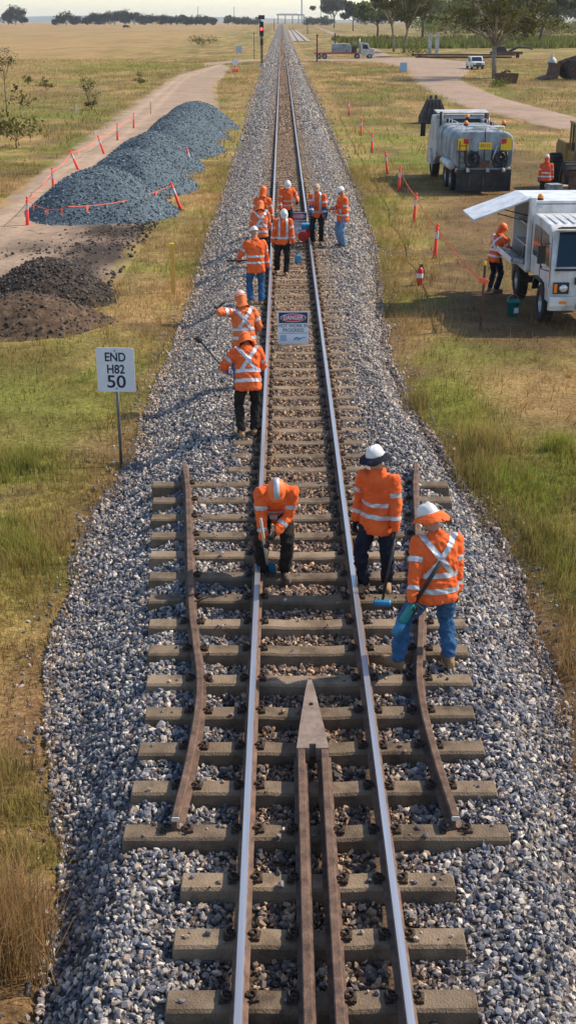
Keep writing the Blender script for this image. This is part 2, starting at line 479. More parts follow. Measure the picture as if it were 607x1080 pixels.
def stone_mat(name, lo, mid, hi, dirt):
    m = bpy.data.materials.new(name); m.use_nodes = True
    nt = m.node_tree; b = nt.nodes['Principled BSDF']
    b.inputs['Roughness'].default_value = 0.8; b.inputs['Specular IOR Level'].default_value = 0.35
    oi = nt.nodes.new('ShaderNodeObjectInfo')
    cr = nt.nodes.new('ShaderNodeValToRGB')
    e = cr.color_ramp.elements
    e[0].color = (*lo, 1); e[1].color = (*hi, 1); e[1].position = 0.95
    k = e.new(0.28); k.color = (mid[0] * 0.55, mid[1] * 0.62, mid[2] * 0.75, 1)
    k = e.new(0.5); k.color = (*mid, 1)
    k = e.new(0.66); k.color = (mid[0] * 1.25, mid[1] * 0.98, mid[2] * 0.72, 1)
    k = e.new(0.78); k.color = (mid[0] * 1.6, mid[1] * 1.48, mid[2] * 1.22, 1)
    nt.links.new(oi.outputs['Random'], cr.inputs[0])
    g = nt.nodes.new('ShaderNodeNewGeometry')
    nz = nt.nodes.new('ShaderNodeTexNoise'); nz.inputs['Scale'].default_value = 90; nz.inputs['Detail'].default_value = 4
    nt.links.new(g.outputs['Position'], nz.inputs['Vector'])
    mr = nt.nodes.new('ShaderNodeMapRange'); mr.inputs[1].default_value = 0.3; mr.inputs[2].default_value = 0.7; mr.inputs[3].default_value = 0.72; mr.inputs[4].default_value = 1.25
    nt.links.new(nz.outputs[0], mr.inputs[0])
    sc = nt.nodes.new('ShaderNodeVectorMath'); sc.operation = 'SCALE'
    nt.links.new(cr.outputs[0], sc.inputs[0]); nt.links.new(mr.outputs[0], sc.inputs['Scale'])
    at = nt.nodes.new('ShaderNodeAttribute'); at.attribute_type = 'INSTANCER'; at.attribute_name = 'grime'
    mx = nt.nodes.new('ShaderNodeMix'); mx.data_type = 'RGBA'
    nt.links.new(at.outputs['Fac'], mx.inputs[0]); nt.links.new(sc.outputs[0], mx.inputs[6]); 
    ml = nt.nodes.new('ShaderNodeVectorMath'); ml.operation = 'MULTIPLY'; ml.inputs[1].default_value = dirt
    nt.links.new(sc.outputs[0], ml.inputs[0]); nt.links.new(ml.outputs[0], mx.inputs[7])
    nt.links.new(mx.outputs[2], b.inputs['Base Color'])
    MATS[name] = m
    return m
M_stone = stone_mat('crushed_stone', (0.035, 0.042, 0.06), (0.225, 0.222, 0.235), (0.58, 0.52, 0.45), (0.92, 0.62, 0.38))

def stone_group(material, nvar=7, amp=0.30):
    ng = bpy.data.node_groups.new('scatter_stones', 'GeometryNodeTree')
    ng.interface.new_socket('Geometry', in_out='INPUT', socket_type='NodeSocketGeometry')
    ng.interface.new_socket('Geometry', in_out='OUTPUT', socket_type='NodeSocketGeometry')
    N, L = ng.nodes, ng.links
    gi, go = N.new('NodeGroupInput'), N.new('NodeGroupOutput')
    g2i = N.new('GeometryNodeGeometryToInstance')
    for k in range(nvar):
        ico = N.new('GeometryNodeMeshIcoSphere'); ico.inputs['Subdivisions'].default_value = 1
        rv = N.new('FunctionNodeRandomValue'); rv.data_type = 'FLOAT_VECTOR'
        rv.inputs[0].default_value = (-amp,) * 3; rv.inputs[1].default_value = (amp,) * 3; rv.inputs['Seed'].default_value = 3 + k
        sp = N.new('GeometryNodeSetPosition'); sm = N.new('GeometryNodeSetMaterial'); sm.inputs['Material'].default_value = material
        ss = N.new('GeometryNodeSetShadeSmooth'); ss.inputs['Shade Smooth'].default_value = False
        L.new(ico.outputs[0], sp.inputs[0]); L.new(rv.outputs[0], sp.inputs['Offset']); L.new(sp.outputs[0], ss.inputs[0]); L.new(ss.outputs[0], sm.inputs[0]); L.new(sm.outputs[0], g2i.inputs[0])
    iop = N.new('GeometryNodeInstanceOnPoints'); iop.inputs['Pick Instance'].default_value = True
    ri = N.new('FunctionNodeRandomValue'); ri.data_type = 'INT'
    for s_ in ri.inputs:
        if s_.type == 'INT' and s_.name == 'Min': s_.default_value = 0
        if s_.type == 'INT' and s_.name == 'Max': s_.default_value = nvar - 1
    ar = N.new('GeometryNodeInputNamedAttribute'); ar.data_type = 'FLOAT_VECTOR'; ar.inputs[0].default_value = 'rot'
    asx = N.new('GeometryNodeInputNamedAttribute'); asx.data_type = 'FLOAT_VECTOR'; asx.inputs[0].default_value = 'scl'
    L.new(gi.outputs[0], iop.inputs['Points']); L.new(g2i.outputs[0], iop.inputs['Instance'])
    L.new([o for o in ri.outputs if o.type == 'INT'][0], iop.inputs['Instance Index'])
    L.new(ar.outputs[0], iop.inputs['Rotation']); L.new(asx.outputs[0], iop.inputs['Scale'])
    L.new(iop.outputs[0], go.inputs[0])
    return ng
NG_stone = stone_group(M_stone)
NG_stone2 = stone_group(stone_mat('far_crushed_stone', (0.15, 0.14, 0.135), (0.30, 0.275, 0.255), (0.52, 0.475, 0.42), (0.92, 0.66, 0.44)))  # paler, lower-contrast stone mix for the ballast farther along the line

def scatter(name, P, S, grime, ng, parent, m):
    me = bpy.data.meshes.new(name)
    n = len(P)
    me.vertices.add(n); me.vertices.foreach_set('co', np.ascontiguousarray(P, dtype=np.float32).ravel())
    for an, ad in (('rot', rng.uniform(0, 6.28, (n, 3))), ('scl', S)):
        a = me.attributes.new(an, 'FLOAT_VECTOR', 'POINT'); a.data.foreach_set('vector', np.ascontiguousarray(ad, dtype=np.float32).ravel())
    a = me.attributes.new('grime', 'FLOAT', 'POINT'); a.data.foreach_set('value', np.ascontiguousarray(grime, dtype=np.float32))
    me.materials.append(M_stone)
    o = link(name, me, parent)
    md = o.modifiers.new('stones', 'NODES'); md.node_group = ng
    o['kind'] = 'stuff'
    return o

SLEEPER0, SPC = 8.36, 0.628
def half_len(i):
    y = SLEEPER0 + i * SPC
    if i < 0 or i > 13: return 1.075
    return 1.60 + 0.55 * min(1.0, max(0.0, (i - 3) / 10.0))

def on_sleeper(x, y):
    i = np.round((y - SLEEPER0) / SPC)
    inside = np.abs(y - SLEEPER0 - i * SPC) < 0.125 - 0.035 * sstep(15, 20, y)
    hl = np.where((i < 0) | (i > 13), 1.075, 1.60 + 0.55 * np.clip((i - 3) / 10.0, 0, 1))
    # ballast spilled over the long sleepers beyond the check rails
    spill = (y > 10.5) & (np.abs(x) > 0.70) & (fbm(x, y, 0.5, 71) > 0.52 - 0.03 * np.clip(y - 11, 0, 8))
    spill |= (y > 15.5) & (np.abs(x) > 0.72) & (fbm(x, y, 0.4, 73) > 0.30)
    return inside & (np.abs(x) < hl + 0.02) & ~spill

def ballast_points(y0, y1, dens, r0, r1):
    n = int((y1 - y0) * 6.6 * dens)
    y = rng.uniform(y0, y1, n); x = rng.uniform(-3.4, 3.4, n)
    l, r = edge_l(y), edge_r(y)
    keep = (x > l - 0.03) & (x < r + 0.10)
    keep |= ((x > l - 0.35) & (x < r + 0.5) & (rng.random(n) < 0.06))
    keep &= ~on_sleeper(x, y)
    keep &= (np.abs(np.abs(x) - 0.57) > 0.085)
    x, y = x[keep], y[keep]
    n = len(x)
    s = (r0 + (r1 - r0) * rng.random(n) ** 1.5)[:, None] * rng.uniform(0.45, 1.3, (n, 3)) * np.array((1.2, 1.0, 0.75))
    z = np.maximum(Hb(x, y), Hg(x, y)) + rng.uniform(-0.2, 0.75, n) * s.mean(1)
    # cribs between the rails are soiled, the shoulders clean
    gr = (1 - sstep(0.55, 1.05, np.abs(x))) * (0.45 + 0.5 * fbm(x, y, 1.5, 75)) + 0.22 * sstep(12, 22, y) * (1 - sstep(0.9, 1.6, np.abs(x)))
    gr = gr + 0.35 * np.exp(-((np.minimum(x - l[keep], r[keep] - x)) / 0.25) ** 2) * rng.random(n)
    return np.stack([x, y, z], 1), s, np.clip(gr + 0.15 * rng.random(n) - 0.05, 0, 0.95)

P, S, G = ballast_points(5.2, 17.0, 1150, 0.013, 0.035)
# a few stones kicked up onto the sleepers
n_ = 420
si = rng.integers(-4, 14, n_); qx = rng.uniform(-1.5, 1.5, n_) * np.where((si < 0), 0.68, 1.0); qy = SLEEPER0 + si * SPC + rng.uniform(-0.09, 0.09, n_)
ok_ = (np.abs(np.abs(qx) - 0.57) > 0.12) & ((np.abs(qx) > 0.7) | (rng.random(n_) < 0.35))
qx, qy = qx[ok_], qy[ok_]
qs = rng.uniform(0.008, 0.026, len(qx))[:, None] * rng.uniform(0.7, 1.2, (len(qx), 3))
P = np.concatenate([P, np.stack([qx, qy, SZ + qs.mean(1) * 0.55], 1)]); S = np.concatenate([S, qs]); G = np.concatenate([G, np.full(len(qx), 0.35)])
# the 300 that show largest become parts of their own
near = np.argsort(P[:, 1] + 3.0 * np.abs(P[:, 0]) / 3.0 - 20 * (S.mean(1) - 0.03) + 10 * (np.abs(P[:, 0]) > 2.0))
near = near[(P[near, 1] > 6.0)][:300]
rest = np.ones(len(P), bool); rest[near] = False
scatter('ballast_stones', P[rest], S[rest], G[rest], NG_stone, ballast, M_stone)
stone_me = []
for k in range(8):
    bm = bmesh.new()
    bmesh.ops.create_icosphere(bm, subdivisions=1, radius=1.0)
    for v in bm.verts: v.co += Vector((random.uniform(-.3, .3), random.uniform(-.3, .3), random.uniform(-.3, .3)))
    me = bpy.data.meshes.new('ballast_stone'); bm.to_mesh(me); bm.free(); me.materials.append(M_stone)
    stone_me.append(me)
for q, i in enumerate(near):
    o = link('ballast_stone', stone_me[q % 8], ballast)
    o.location = P[i]; o.scale = S[i]; o.rotation_euler = rng.uniform(0, 6.28, 3)
P, S, G = ballast_points(17.0, 34.0, 720, 0.015, 0.036)
mix_ = rng.random(len(P)) < sstep(17, 24, P[:, 1])
scatter('ballast_stones', P[~mix_], S[~mix_], G[~mix_], NG_stone, ballast, M_stone)
P, S, G = P[mix_], S[mix_], G[mix_]
scatter('ballast_stones', P, S, G, NG_stone2, ballast, M_stone)
P, S, G = ballast_points(34.0, 75.0, 260, 0.022, 0.046)
scatter('ballast_stones', P, S, G, NG_stone2, ballast, M_stone)

P, S, G = ballast_points(75.0, 190.0, 55, 0.04, 0.085)
scatter('ballast_stones', P, S, G, NG_stone2, ballast, M_stone)
P, S, G = ballast_points(190.0, 460.0, 9, 0.10, 0.17)
scatter('ballast_stones', P, S, G, NG_stone2, ballast, M_stone)

# ================================================================== THE TRACK
M_conc = mat('sleeper_concrete', (0.10, 0.072, 0.05), 0.92, 0, (0.27, 0.205, 0.142), 3.0, 0.7, 60.0, 'Object', 9.0, 0.2, (0.215, 0.16, 0.108), 0, None, True)
M_railtop = mat('worn_rail_top', (0.40, 0.405, 0.42), 0.36, 0.75, (0.54, 0.55, 0.57), 3.0, 0, None, 'Object', 3.0, 0.5, None, 0, (6, 0.15, 6))
M_railside = mat('rail_rust', (0.10, 0.062, 0.045), 0.85, 0.1, (0.22, 0.135, 0.095), 9.0, 0.4, 50.0)
M_guard = mat('guard_rail_rust', (0.055, 0.032, 0.023), 0.78, 0.12, (0.19, 0.115, 0.078), 7.0, 0.4, 60.0, 'Object', 6.0, 0.4, (0.125, 0.074, 0.05))
M_cut = mat('fresh_cut_steel', (0.66, 0.60, 0.55), 0.4, 0.5)
M_clip = mat('clip_steel', (0.035, 0.025, 0.019), 0.75, 0.3, (0.10, 0.066, 0.045), 40.0)
track = empty('railway_track', (0, 0, SZ), 0, 'straight narrow railway track of two bright-topped rails on concrete sleepers', 'railway track')

RAIL = [(-0.0635, -0.148), (0.0635, -0.148), (0.0635, -0.134), (0.014, -0.118), (0.009, -0.105), (0.009, -0.050), (0.030, -0.040), (0.035, -0.032), (0.035, -0.010), (0.026, 0.0), (-0.026, 0.0), (-0.035, -0.010), (-0.035, -0.032), (-0.030, -0.040), (-0.009, -0.050), (-0.009, -0.105), (-0.014, -0.118), (-0.0635, -0.134)]
def rail_mesh(path, top=0.0):
    """path of (x, y, z of the rail head)"""
    mb = MB()
    rings = []
    for i, p in enumerate(path):
        a = Vector(path[max(0, i - 1)]); b = Vector(path[min(len(path) - 1, i + 1)])
        t = (b - a); t.z = 0; t.normalize()
        rgt = Vector((t.y, -t.x, 0))
        rings.append([Vector(p) + rgt * u + Vector((0, 0, v)) for u, v in RAIL])
    mb.loft(rings)
    n = len(RAIL)
    for fi in range(len(rings) - 1):
        for k in (9,): mb.m[fi * n + k] = 1
    return mb
ry_ = [3.5, 20, 40, 80, 140, 220, 300, 400, 500, 650, 800, 1000, 1250]
for sx in (-1, 1):
    mb = rail_mesh([(sx * 0.5685, y, float(rise(y)) - SZ) for y in ry_])
    o = mb.build('rail', [M_railside, M_railtop], track)
# sleepers: bevelled, narrower on top, worn seats under the rails
def sleeper_mesh(hl, far=False):
    mb = MB()
    top, bot, h = 0.105, 0.122, 0.23
    secs = [(-hl, 0.02), (-hl + 0.012, 0.0), (-0.40, 0.0), (-0.25, 0.012), (0.25, 0.012), (0.40, 0.0), (hl - 0.012, 0.0), (hl, 0.02)]
    rings = []
    for x, d in secs:
        e = 0.012 if abs(x) == hl else 0.0
        rings.append([Vector((x, -bot, -h)), Vector((x, -top, -0.022 - d)), Vector((x, -top + 0.02 + e, -d)), Vector((x, top - 0.02 - e, -d)), Vector((x, top, -0.022 - d)), Vector((x, bot, -h))])
    mb.loft(rings)
    return mb
clip_mb = MB()
clip_mb.tube([(0.00, -0.045, 0.012), (0.035, -0.05, 0.03), (0.06, -0.03, 0.04), (0.06, 0.01, 0.042), (0.035, 0.035, 0.036), (0.005, 0.03, 0.03), (-0.005, 0.0, 0.03), (0.03, -0.008, 0.03), (0.075, -0.008, 0.018)], 0.0105, 6)
clip_mb.box((0.052, 0.0, 0.012), (0.05, 0.09, 0.026))
def get_mesh(mb, name, mats):
    o = mb.build(name, mats); me = o.data; bpy.data.objects.remove(o); return me
me_clip = get_mesh(clip_mb, 'rail_clip', M_clip)
def many_clips(xs_):
    mb = MB()
    for x, sx in xs_:
        for v in [0]:
            b = len(mb.v)
            mb.add([Vector((x + sx * (p[0]), p[1] * sx, p[2])) for p in clip_mb.v], clip_mb.f)
    return mb
me_clip4 = get_mesh(many_clips([(s * 0.5685 + k * 0.058, k) for s in (-1, 1) for k in (-1, 1)]), 'rail_clips', M_clip)
sl_cache = {}
def check_x(y):
    return sum(_cx(y + d) for d in (-0.3, -0.15, 0, 0.15, 0.3)) / 5
def _cx(y):
    return float(np.interp(y, [8.35, 8.9, 9.9, 10.6, 12.2, 14.4, 16.2, 17.0], [1.165, 1.115, 1.075, 1.085, 1.29, 1.47, 1.62, 1.73]))
for i in range(-5, 215):
    y = SLEEPER0 + i * SPC
    hl = round(half_len(i), 2)
    if hl not in sl_cache: sl_cache[hl] = get_mesh(sleeper_mesh(hl), 'sleeper', M_conc)
    o = link('sleeper', sl_cache[hl], track)
    o.location = (random.uniform(-0.012, 0.012), y + random.uniform(-0.008, 0.008), float(rise(y)))
    o.rotation_euler = (0, 0, random.uniform(-0.006, 0.006))
    if i < 16:
        spots = [(s * 0.5685 + k * 0.058, k) for s in (-1, 1) for k in (-1, 1)]
        if 0 <= i <= 13:
            cx_ = check_x(y)
            if i < 7: spots += [(s * cx_ + k * 0.058, k) for s in (-1, 1) for k in (-1, 1)]
            else: spots += [(s * cx_ - s * 0.058, -s) for s in (-1, 1)]
        if i < 1: spots += [(-0.105 - 0.058, -1), (0.105 + 0.058, 1)]
        for x, k in spots:
            c = link('rail_clip', me_clip, o)
            c.location = (x, 0, 0.002); c.rotation_euler = (0, 0, (0 if k > 0 else math.pi) + random.uniform(-0.15, 0.15))
    elif i < 70:
        link('rail_clips', me_clip4, o)['kind'] = 'stuff'
# the rest of the sleepers, too far to count
mb = MB()
for i in range(215, 640):
    y = SLEEPER0 + i * SPC
    mb.box((0, y, float(rise(y)) - 0.05), (2.15, 0.20, 0.12))
o = mb.build('far_sleepers', M_conc, track); o['kind'] = 'stuff'

# check rails outside the running rails and the rails converging on the vee between them
for sx in (-1, 1):
    pth = []
    for y in np.linspace(8.36, 17.05, 60):
        y = float(y)
        pth.append((sx * check_x(y), y, -SZ - 0.004))
    g = rail_mesh(pth).build('guard_rail', [M_guard, M_guard], track)
    for k, yy in ((0, 8.345), (len(pth) - 1, 17.055)):
        cb = MB(); cb.prism([(u * 0.97, v * 0.97 - 0.001) for u, v in RAIL[6:14]], 'y', -0.006, 0.006)
        p = pth[k]
        cb.build('cut_end', M_cut, g, loc=(p[0], yy, p[2]))
    iv = rail_mesh([(sx * (0.105 + 0.0), y, -SZ - 0.004) for y in (3.6, 5.0, 7.0, 8.4, 9.42)]).build('guard_rail', [M_guard, M_guard], track)
M_vee = mat('vee_casting', (0.17, 0.12, 0.09), 0.65, 0.2, (0.30, 0.235, 0.19), 6.0, 0.3, 40.0)
# vee: a solid pointed casting with a bolt hole and a notched heel
ya, yb = 10.62, 9.36
bm = bmesh.new()
out = [(-0.145, yb), (-0.03, yb), (-0.03, yb + 0.07), (0.03, yb + 0.07), (0.03, yb), (0.145, yb), (0.115, yb + 0.35), (0.045, ya - 0.22), (0.012, ya), (-0.012, ya), (-0.045, ya - 0.22), (-0.115, yb + 0.35)]
hole = [(0.026 * math.cos(a), 10.12 + 0.03 * math.sin(a)) for a in [k * math.pi / 5 for k in range(10)]]
vo = [bm.verts.new((x, y, 0)) for x, y in out]; vh = [bm.verts.new((x, y, 0)) for x, y in hole]
eds = [bm.edges.new((a, b)) for L2 in (vo, vh) for a, b in zip(L2, L2[1:] + L2[:1])]
bmesh.ops.triangle_fill(bm, use_beauty=True, edges=eds)
g_ = bmesh.ops.extrude_face_region(bm, geom=bm.faces[:])
for v in [e for e in g_['geom'] if isinstance(e, bmesh.types.BMVert)]: v.co.z -= 0.14 * (0.35 + 0.65 * min(1, (ya - v.co.y) / 0.5))
bmesh.ops.recalc_face_normals(bm, faces=bm.faces[:])
me = bpy.data.meshes.new('vee_point'); bm.to_mesh(me); bm.free(); me.materials.append(M_vee)
vee = link('vee_point', me, track); vee.location = (0, 0, -SZ + 0.004)
vee['label'] = 'pointed rusty steel vee joining the two centre guard rails'

def _poly(pts): return [W(*p) for p in pts]
PLY_D = _poly(((-60, 262), (0, 213), (30, 191), (80, 152), (140, 109), (186, 79), (232, 67.5), (243, 71.5), (228, 92), (236, 132), (206, 176), (173, 226), (150, 262), (113, 316), (60, 340), (0, 347), (-60, 352)))
PLY_R = _poly(((398, 66), (425, 72), (437, 88), (473, 108), (538, 126), (607, 141), (660, 152), (660, 134), (607, 124), (528, 103), (484, 84), (505, 66), (440, 60), (396, 61.5)))
PLY_C = _poly(((215, 70), (260, 65.2), (290, 64.4), (330, 64.3), (370, 65.2), (402, 66.5), (402, 61.2), (370, 62.2), (330, 62.6), (290, 62.6), (260, 62.9), (215, 66.5)))
def inpoly(x, y, P):
    c = np.zeros(len(x), bool)
    for a, b in zip(P, P[1:] + P[:1]):
        if abs(a.y - b.y) < 1e-9: continue
        k = ((a.y > y) != (b.y > y)) & (x < (b.x - a.x) * (y - a.y) / (b.y - a.y) + a.x)
        c ^= k
    return c

# ================================================================== HEAPS
M_blue = mat('blue_gravel', (0.042, 0.062, 0.078), 0.9, 0, (0.155, 0.20, 0.23), 14.0, 1.0, 11.0, 'Object', 8.0, 0.2, (0.085, 0.116, 0.138))
M_dark = mat('dark_spoil', (0.022, 0.019, 0.017), 0.95, 0, (0.10, 0.075, 0.058), 9.0, 1.0, 14.0, 'Object', 8.0, 0.1, (0.05, 0.04, 0.033))
M_brown = mat('brown_spoil', (0.05, 0.034, 0.024), 0.95, 0, (0.17, 0.112, 0.07), 6.0, 1.0, 12.0, 'Object', 8.0, 0.1, (0.095, 0.064, 0.042))
NG_blue = stone_group(stone_mat('blue_gravel_stone', (0.04, 0.058, 0.074), (0.098, 0.135, 0.162), (0.25, 0.30, 0.335), (0.9, 0.9, 0.9)), 5)
NG_dark = stone_group(stone_mat('dark_spoil_clod', (0.02, 0.018, 0.016), (0.055, 0.045, 0.038), (0.14, 0.11, 0.09), (1, 1, 1)), 5)
def heap(name, cx, cy, rx, ry, h, m, ng, label, cat, group, seed, nst, sr, pw=1.0):
    n, k = 40, 72
    rr = np.linspace(0, 1.12, n)[:, None]; aa = np.linspace(0, 2 * math.pi, k, endpoint=False)[None, :]
    lob = 1 + 0.04 * np.sin(aa * 3 + seed) + 0.03 * np.sin(aa * 5 + 2 * seed)
    X = rr * np.cos(aa) * rx * lob; Y = rr * np.sin(aa) * ry * lob
    def hz(x, y, r):
        t = np.clip(1 - r, -0.2, 1)
        z = h * np.where(t > 0, np.sin(np.clip(t, 0, 1) * math.pi / 2) ** pw, t * 0.8)
        return z * (0.94 + 0.12 * fbm(x + cx, y + cy, 1.3, seed)) + (fbm(x + cx, y + cy, 0.5, seed + 3) - 0.5) * 0.08
    Z = hz(X, Y, np.broadcast_to(rr, X.shape))
    idx = np.arange(n * k).reshape(n, k)
    F = np.stack([idx[:-1].ravel(), np.roll(idx, -1, 1)[:-1].ravel(), np.roll(idx, -1, 1)[1:].ravel(), idx[1:].ravel()], 1)
    o = link(name, np_mesh(name, np.stack([X.ravel(), Y.ravel(), Z.ravel()], 1), F, m, None, True))
    o.location = (cx, cy, GZ + 0.03)
    tag(o, label, cat, group)
    r = np.sqrt(rng.random(nst)) * 1.12; a = rng.uniform(0, 6.283, nst)
    lb = 1 + 0.04 * np.sin(a * 3 + seed) + 0.03 * np.sin(a * 5 + 2 * seed)
    x, y = r * np.cos(a) * rx * lb, r * np.sin(a) * ry * lb
    s = sr * (0.5 + rng.random(nst) ** 2)[:, None] * rng.uniform(0.7, 1.2, (nst, 3))
    c = scatter('loose_stones', np.stack([x, y, hz(x, y, r) + s.mean(1) * 0.2], 1), s, np.zeros(nst), ng, o, m)
    return o
ordn = ['nearest the dark spoil heap', 'second from the dark spoil heap', 'third from the dark spoil heap', 'fourth from the dark spoil heap', 'fifth from the dark spoil heap', 'last, beside the timber peg']
for k, (x, y, rx, ry, h) in enumerate(((-6.95, 46.0, 2.75, 3.4, 1.6), (-6.45, 53.2, 2.65, 3.5, 1.6), (-6.45, 60.4, 2.6, 3.6, 1.62), (-5.95, 68.0, 2.6, 3.8, 1.6), (-6.2, 76.2, 2.65, 4.0, 1.6), (-6.0, 84.5, 2.8, 4.3, 1.65))):
    heap('gravel_heap', x, y, rx, ry, h, M_blue, NG_blue, 'blue-grey gravel heap in the taped row, ' + ordn[k], 'gravel heap', 'gravel heaps beside the dirt track', 3 + k, 5000, 0.034, 1.0)
c = W(50, 314); heap('spoil_heap', c.x, c.y, 1.75, 1.9, 0.95, M_dark, NG_dark, 'black stony spoil heap between the gravel and the brown earth', 'spoil heap', None, 21, 2600, 0.035)
c = W(28, 343); heap('earth_heap', c.x, c.y, 1.95, 1.35, 0.72, M_brown, NG_dark, 'low brown earth heap in front of the black spoil', 'earth heap', None, 25, 900, 0.03)

# clods and spilled stone on the disturbed soil
n = 2600
x = rng.normal(0, 1, n); y = rng.normal(0, 1, n)
cs = [W(px, py) for px, py in ((120, 252), (150, 240), (60, 270), (80, 300), (165, 222))]
ci = rng.integers(0, 5, n)
x = x * 0.9 + np.array([c.x for c in cs])[ci]; y = y * 1.5 + np.array([c.y for c in cs])[ci]
k = inpoly(x, y, PLY_D); x, y = x[k], y[k]
s = 0.035 * (0.3 + rng.random(len(x)) ** 3 * 1.6)[:, None] * rng.uniform(0.7, 1.2, (len(x), 3))
scatter('soil_clods', np.stack([x, y, Hg(x, y) + 0.05], 1), s, np.zeros(len(x)), NG_dark, dirt_track, M_dark)

# ================================================================== GRASS
M_grass = leaf_mat('grass_blades', 0.45)
def zone_ok(x, y):
    l, r = edge_l(y), edge_r(y)
    ok = (x < l + 0.05) | (x > r - 0.05)
    ok |= ((x < l + 0.45) | (x > r - 0.75)) & (rng.random(len(x)) < 0.07)
    return ok
def grass(name, x, y, hgt, nb, wid, segs, label, colmul=1.0, spread=0.05, lean=0.45):
    ok = zone_ok(x, y) & ~inpoly(x, y, PLY_D) & ~inpoly(x, y, PLY_R) & ~inpoly(x, y, PLY_C)
    ok &= rng.random(len(x)) > 0.85 * soilness(x, y)
    ok &= rng.random(len(x)) < 0.35 + 1.3 * fbm(x, y, 0.8, 87)
    x, y, hgt = x[ok], y[ok], hgt[ok]
    n = len(x)
    base = ground_col(x, y) * rng.uniform(0.75, 1.35, (n, 1)) * rng.uniform(0.9, 1.1, (n, 3)) * colmul
    gz = np.maximum(Hg(x, y), np.where((x > edge_l(y)) & (x < edge_r(y)), Hb(x, y), -9)) - 0.01
    x, y, gz, hgt = [np.repeat(v, nb) for v in (x, y, gz, hgt)]
    base = np.repeat(base, nb, 0)
    m = n * nb
    x = x + rng.normal(0, spread, m); y = y + rng.normal(0, spread, m)
    h = hgt * rng.uniform(0.55, 1.15, m)
    a = rng.uniform(0, 6.283, m); le = np.abs(rng.normal(0, lean, m)) * h
    dx, dy = np.cos(a) * le, np.sin(a) * le
    b = rng.uniform(0, 6.283, m); w = wid * rng.uniform(0.6, 1.3, m)
    wx, wy = np.cos(b) * w / 2, np.sin(b) * w / 2
    straw = (rng.random(m) < np.repeat(0.15 + 0.35 * rng.random(n), nb))[:, None]
    col = np.where(straw, base * 0.5 + STRAW * 0.75, base * rng.uniform(0.6, 1.6, (m, 1)))
    v = [np.stack([x - wx, y - wy, gz], 1), np.stack([x + wx, y + wy, gz], 1)]
    if segs == 2:
        v += [np.stack([x + dx * 0.35 - wx * 0.8, y + dy * 0.35 - wy * 0.8, gz + h * 0.6], 1), np.stack([x + dx * 0.35 + wx * 0.8, y + dy * 0.35 + wy * 0.8, gz + h * 0.6], 1)]
    v += [np.stack([x + dx, y + dy, gz + h], 1)]
    k = len(v)
    V = np.stack(v, 1).reshape(-1, 3)
    i0 = np.arange(m)[:, None] * k
    if segs == 2: F = np.concatenate([i0 + np.array([[0, 1, 3]]), i0 + np.array([[0, 3, 2]]), i0 + np.array([[2, 3, 4]])])
    else: F = i0 + np.array([[0, 1, 2]])
    C = np.repeat(col, k, 0)
    o = link(name, np_mesh(name, V, F, M_grass, C, False))
    return tag(o, label, 'grass', kind='stuff')
def rnd(x0, x1, y0, y1, n): return rng.uniform(x0, x1, n), rng.uniform(y0, y1, n)
# close verges
xa, ya_ = rnd(-8.0, -1.6, 5.5, 19.0, 15000); xb, yb_ = rnd(2.4, 9.0, 5.5, 19.0, 15000)
x, y = np.concatenate([xa, xb]), np.concatenate([ya_, yb_])
hh = 0.04 + 0.20 * fbm(x, y, 0.9, 81) ** 2 + 0.12 * greenness(x, y) * fbm(x, y, 0.7, 83) + 0.10 * np.exp(-((x - edge_r(y) - 0.7) / 0.6) ** 2) * fbm(x, y, 0.8, 85)
grass('verge_grass', x, y, hh, 7, 0.0095, 2, 'short mixed straw and green grass on the verges')
# tall seed-head tussocks at the edge of the stone
tx_, ty_, th_ = [], [], []
for px, py, n, sp, h in ((12, 985, 260, 0.16, 0.75), (-5, 1010, 160, 0.16, 0.7), (25, 835, 90, 0.12, 0.25), (22, 885, 60, 0.08, 0.22), (10, 800, 90, 0.12, 0.3), (505, 470, 160, 0.28, 0.42), (500, 505, 120, 0.25, 0.4), (580, 590, 130, 0.3, 0.3), (560, 560, 80, 0.25, 0.28), (600, 640, 90, 0.3, 0.3), (170, 470, 120, 0.25, 0.45), (150, 480, 90, 0.2, 0.35), (440, 430, 130, 0.2, 0.4), (595, 690, 90, 0.2, 0.3), (40, 580, 140, 0.25, 0.3), (30, 490, 120, 0.15, 0.25), (590, 478, 120, 0.12, 0.3), (55, 885, 25, 0.06, 0.2), (600, 760, 80, 0.15, 0.3)):
    c = W(px, py, -0.55)
    tx_.append(rng.normal(c.x, sp, n)); ty_.append(rng.normal(c.y, sp * 1.4, n)); th_.append(np.full(n, h))
for y0 in np.arange(19, 60, 0.9):        # straw fringe both sides
    for e, s in ((edge_r, 1), (edge_l, -1)):
        n = 26
        yy = rng.uniform(y0, y0 + 0.9, n); tx_.append(e(yy) + s * np.abs(rng.normal(0.35, 0.35, n))); ty_.append(yy); th_.append(np.full(n, 0.24))
x, y, hh = np.concatenate(tx_), np.concatenate(ty_), np.concatenate(th_)
grass('tall_grass', x, y, hh, 7, 0.007, 2, 'tall straw-coloured grass tussocks fringing the ballast', 1.1, 0.035, 0.40)
# middle distance
xa, ya_ = rnd(-26, -2.0, 19.0, 62.0, 16000); xb, yb_ = rnd(2.4, 26, 19.0, 62.0, 16000)
x, y = np.concatenate([xa, xb]), np.concatenate([ya_, yb_])
hh = 0.09 + 0.22 * fbm(x, y, 2.5, 91) ** 1.5 + 0.12 * np.exp(-((x - edge_r(y) - 1.0) / 0.9) ** 2)
grass('meadow_grass', x, y, hh, 6, 0.018, 1, 'patchy dry grass on the ground beside the works', 1.0, 0.10, 0.5)
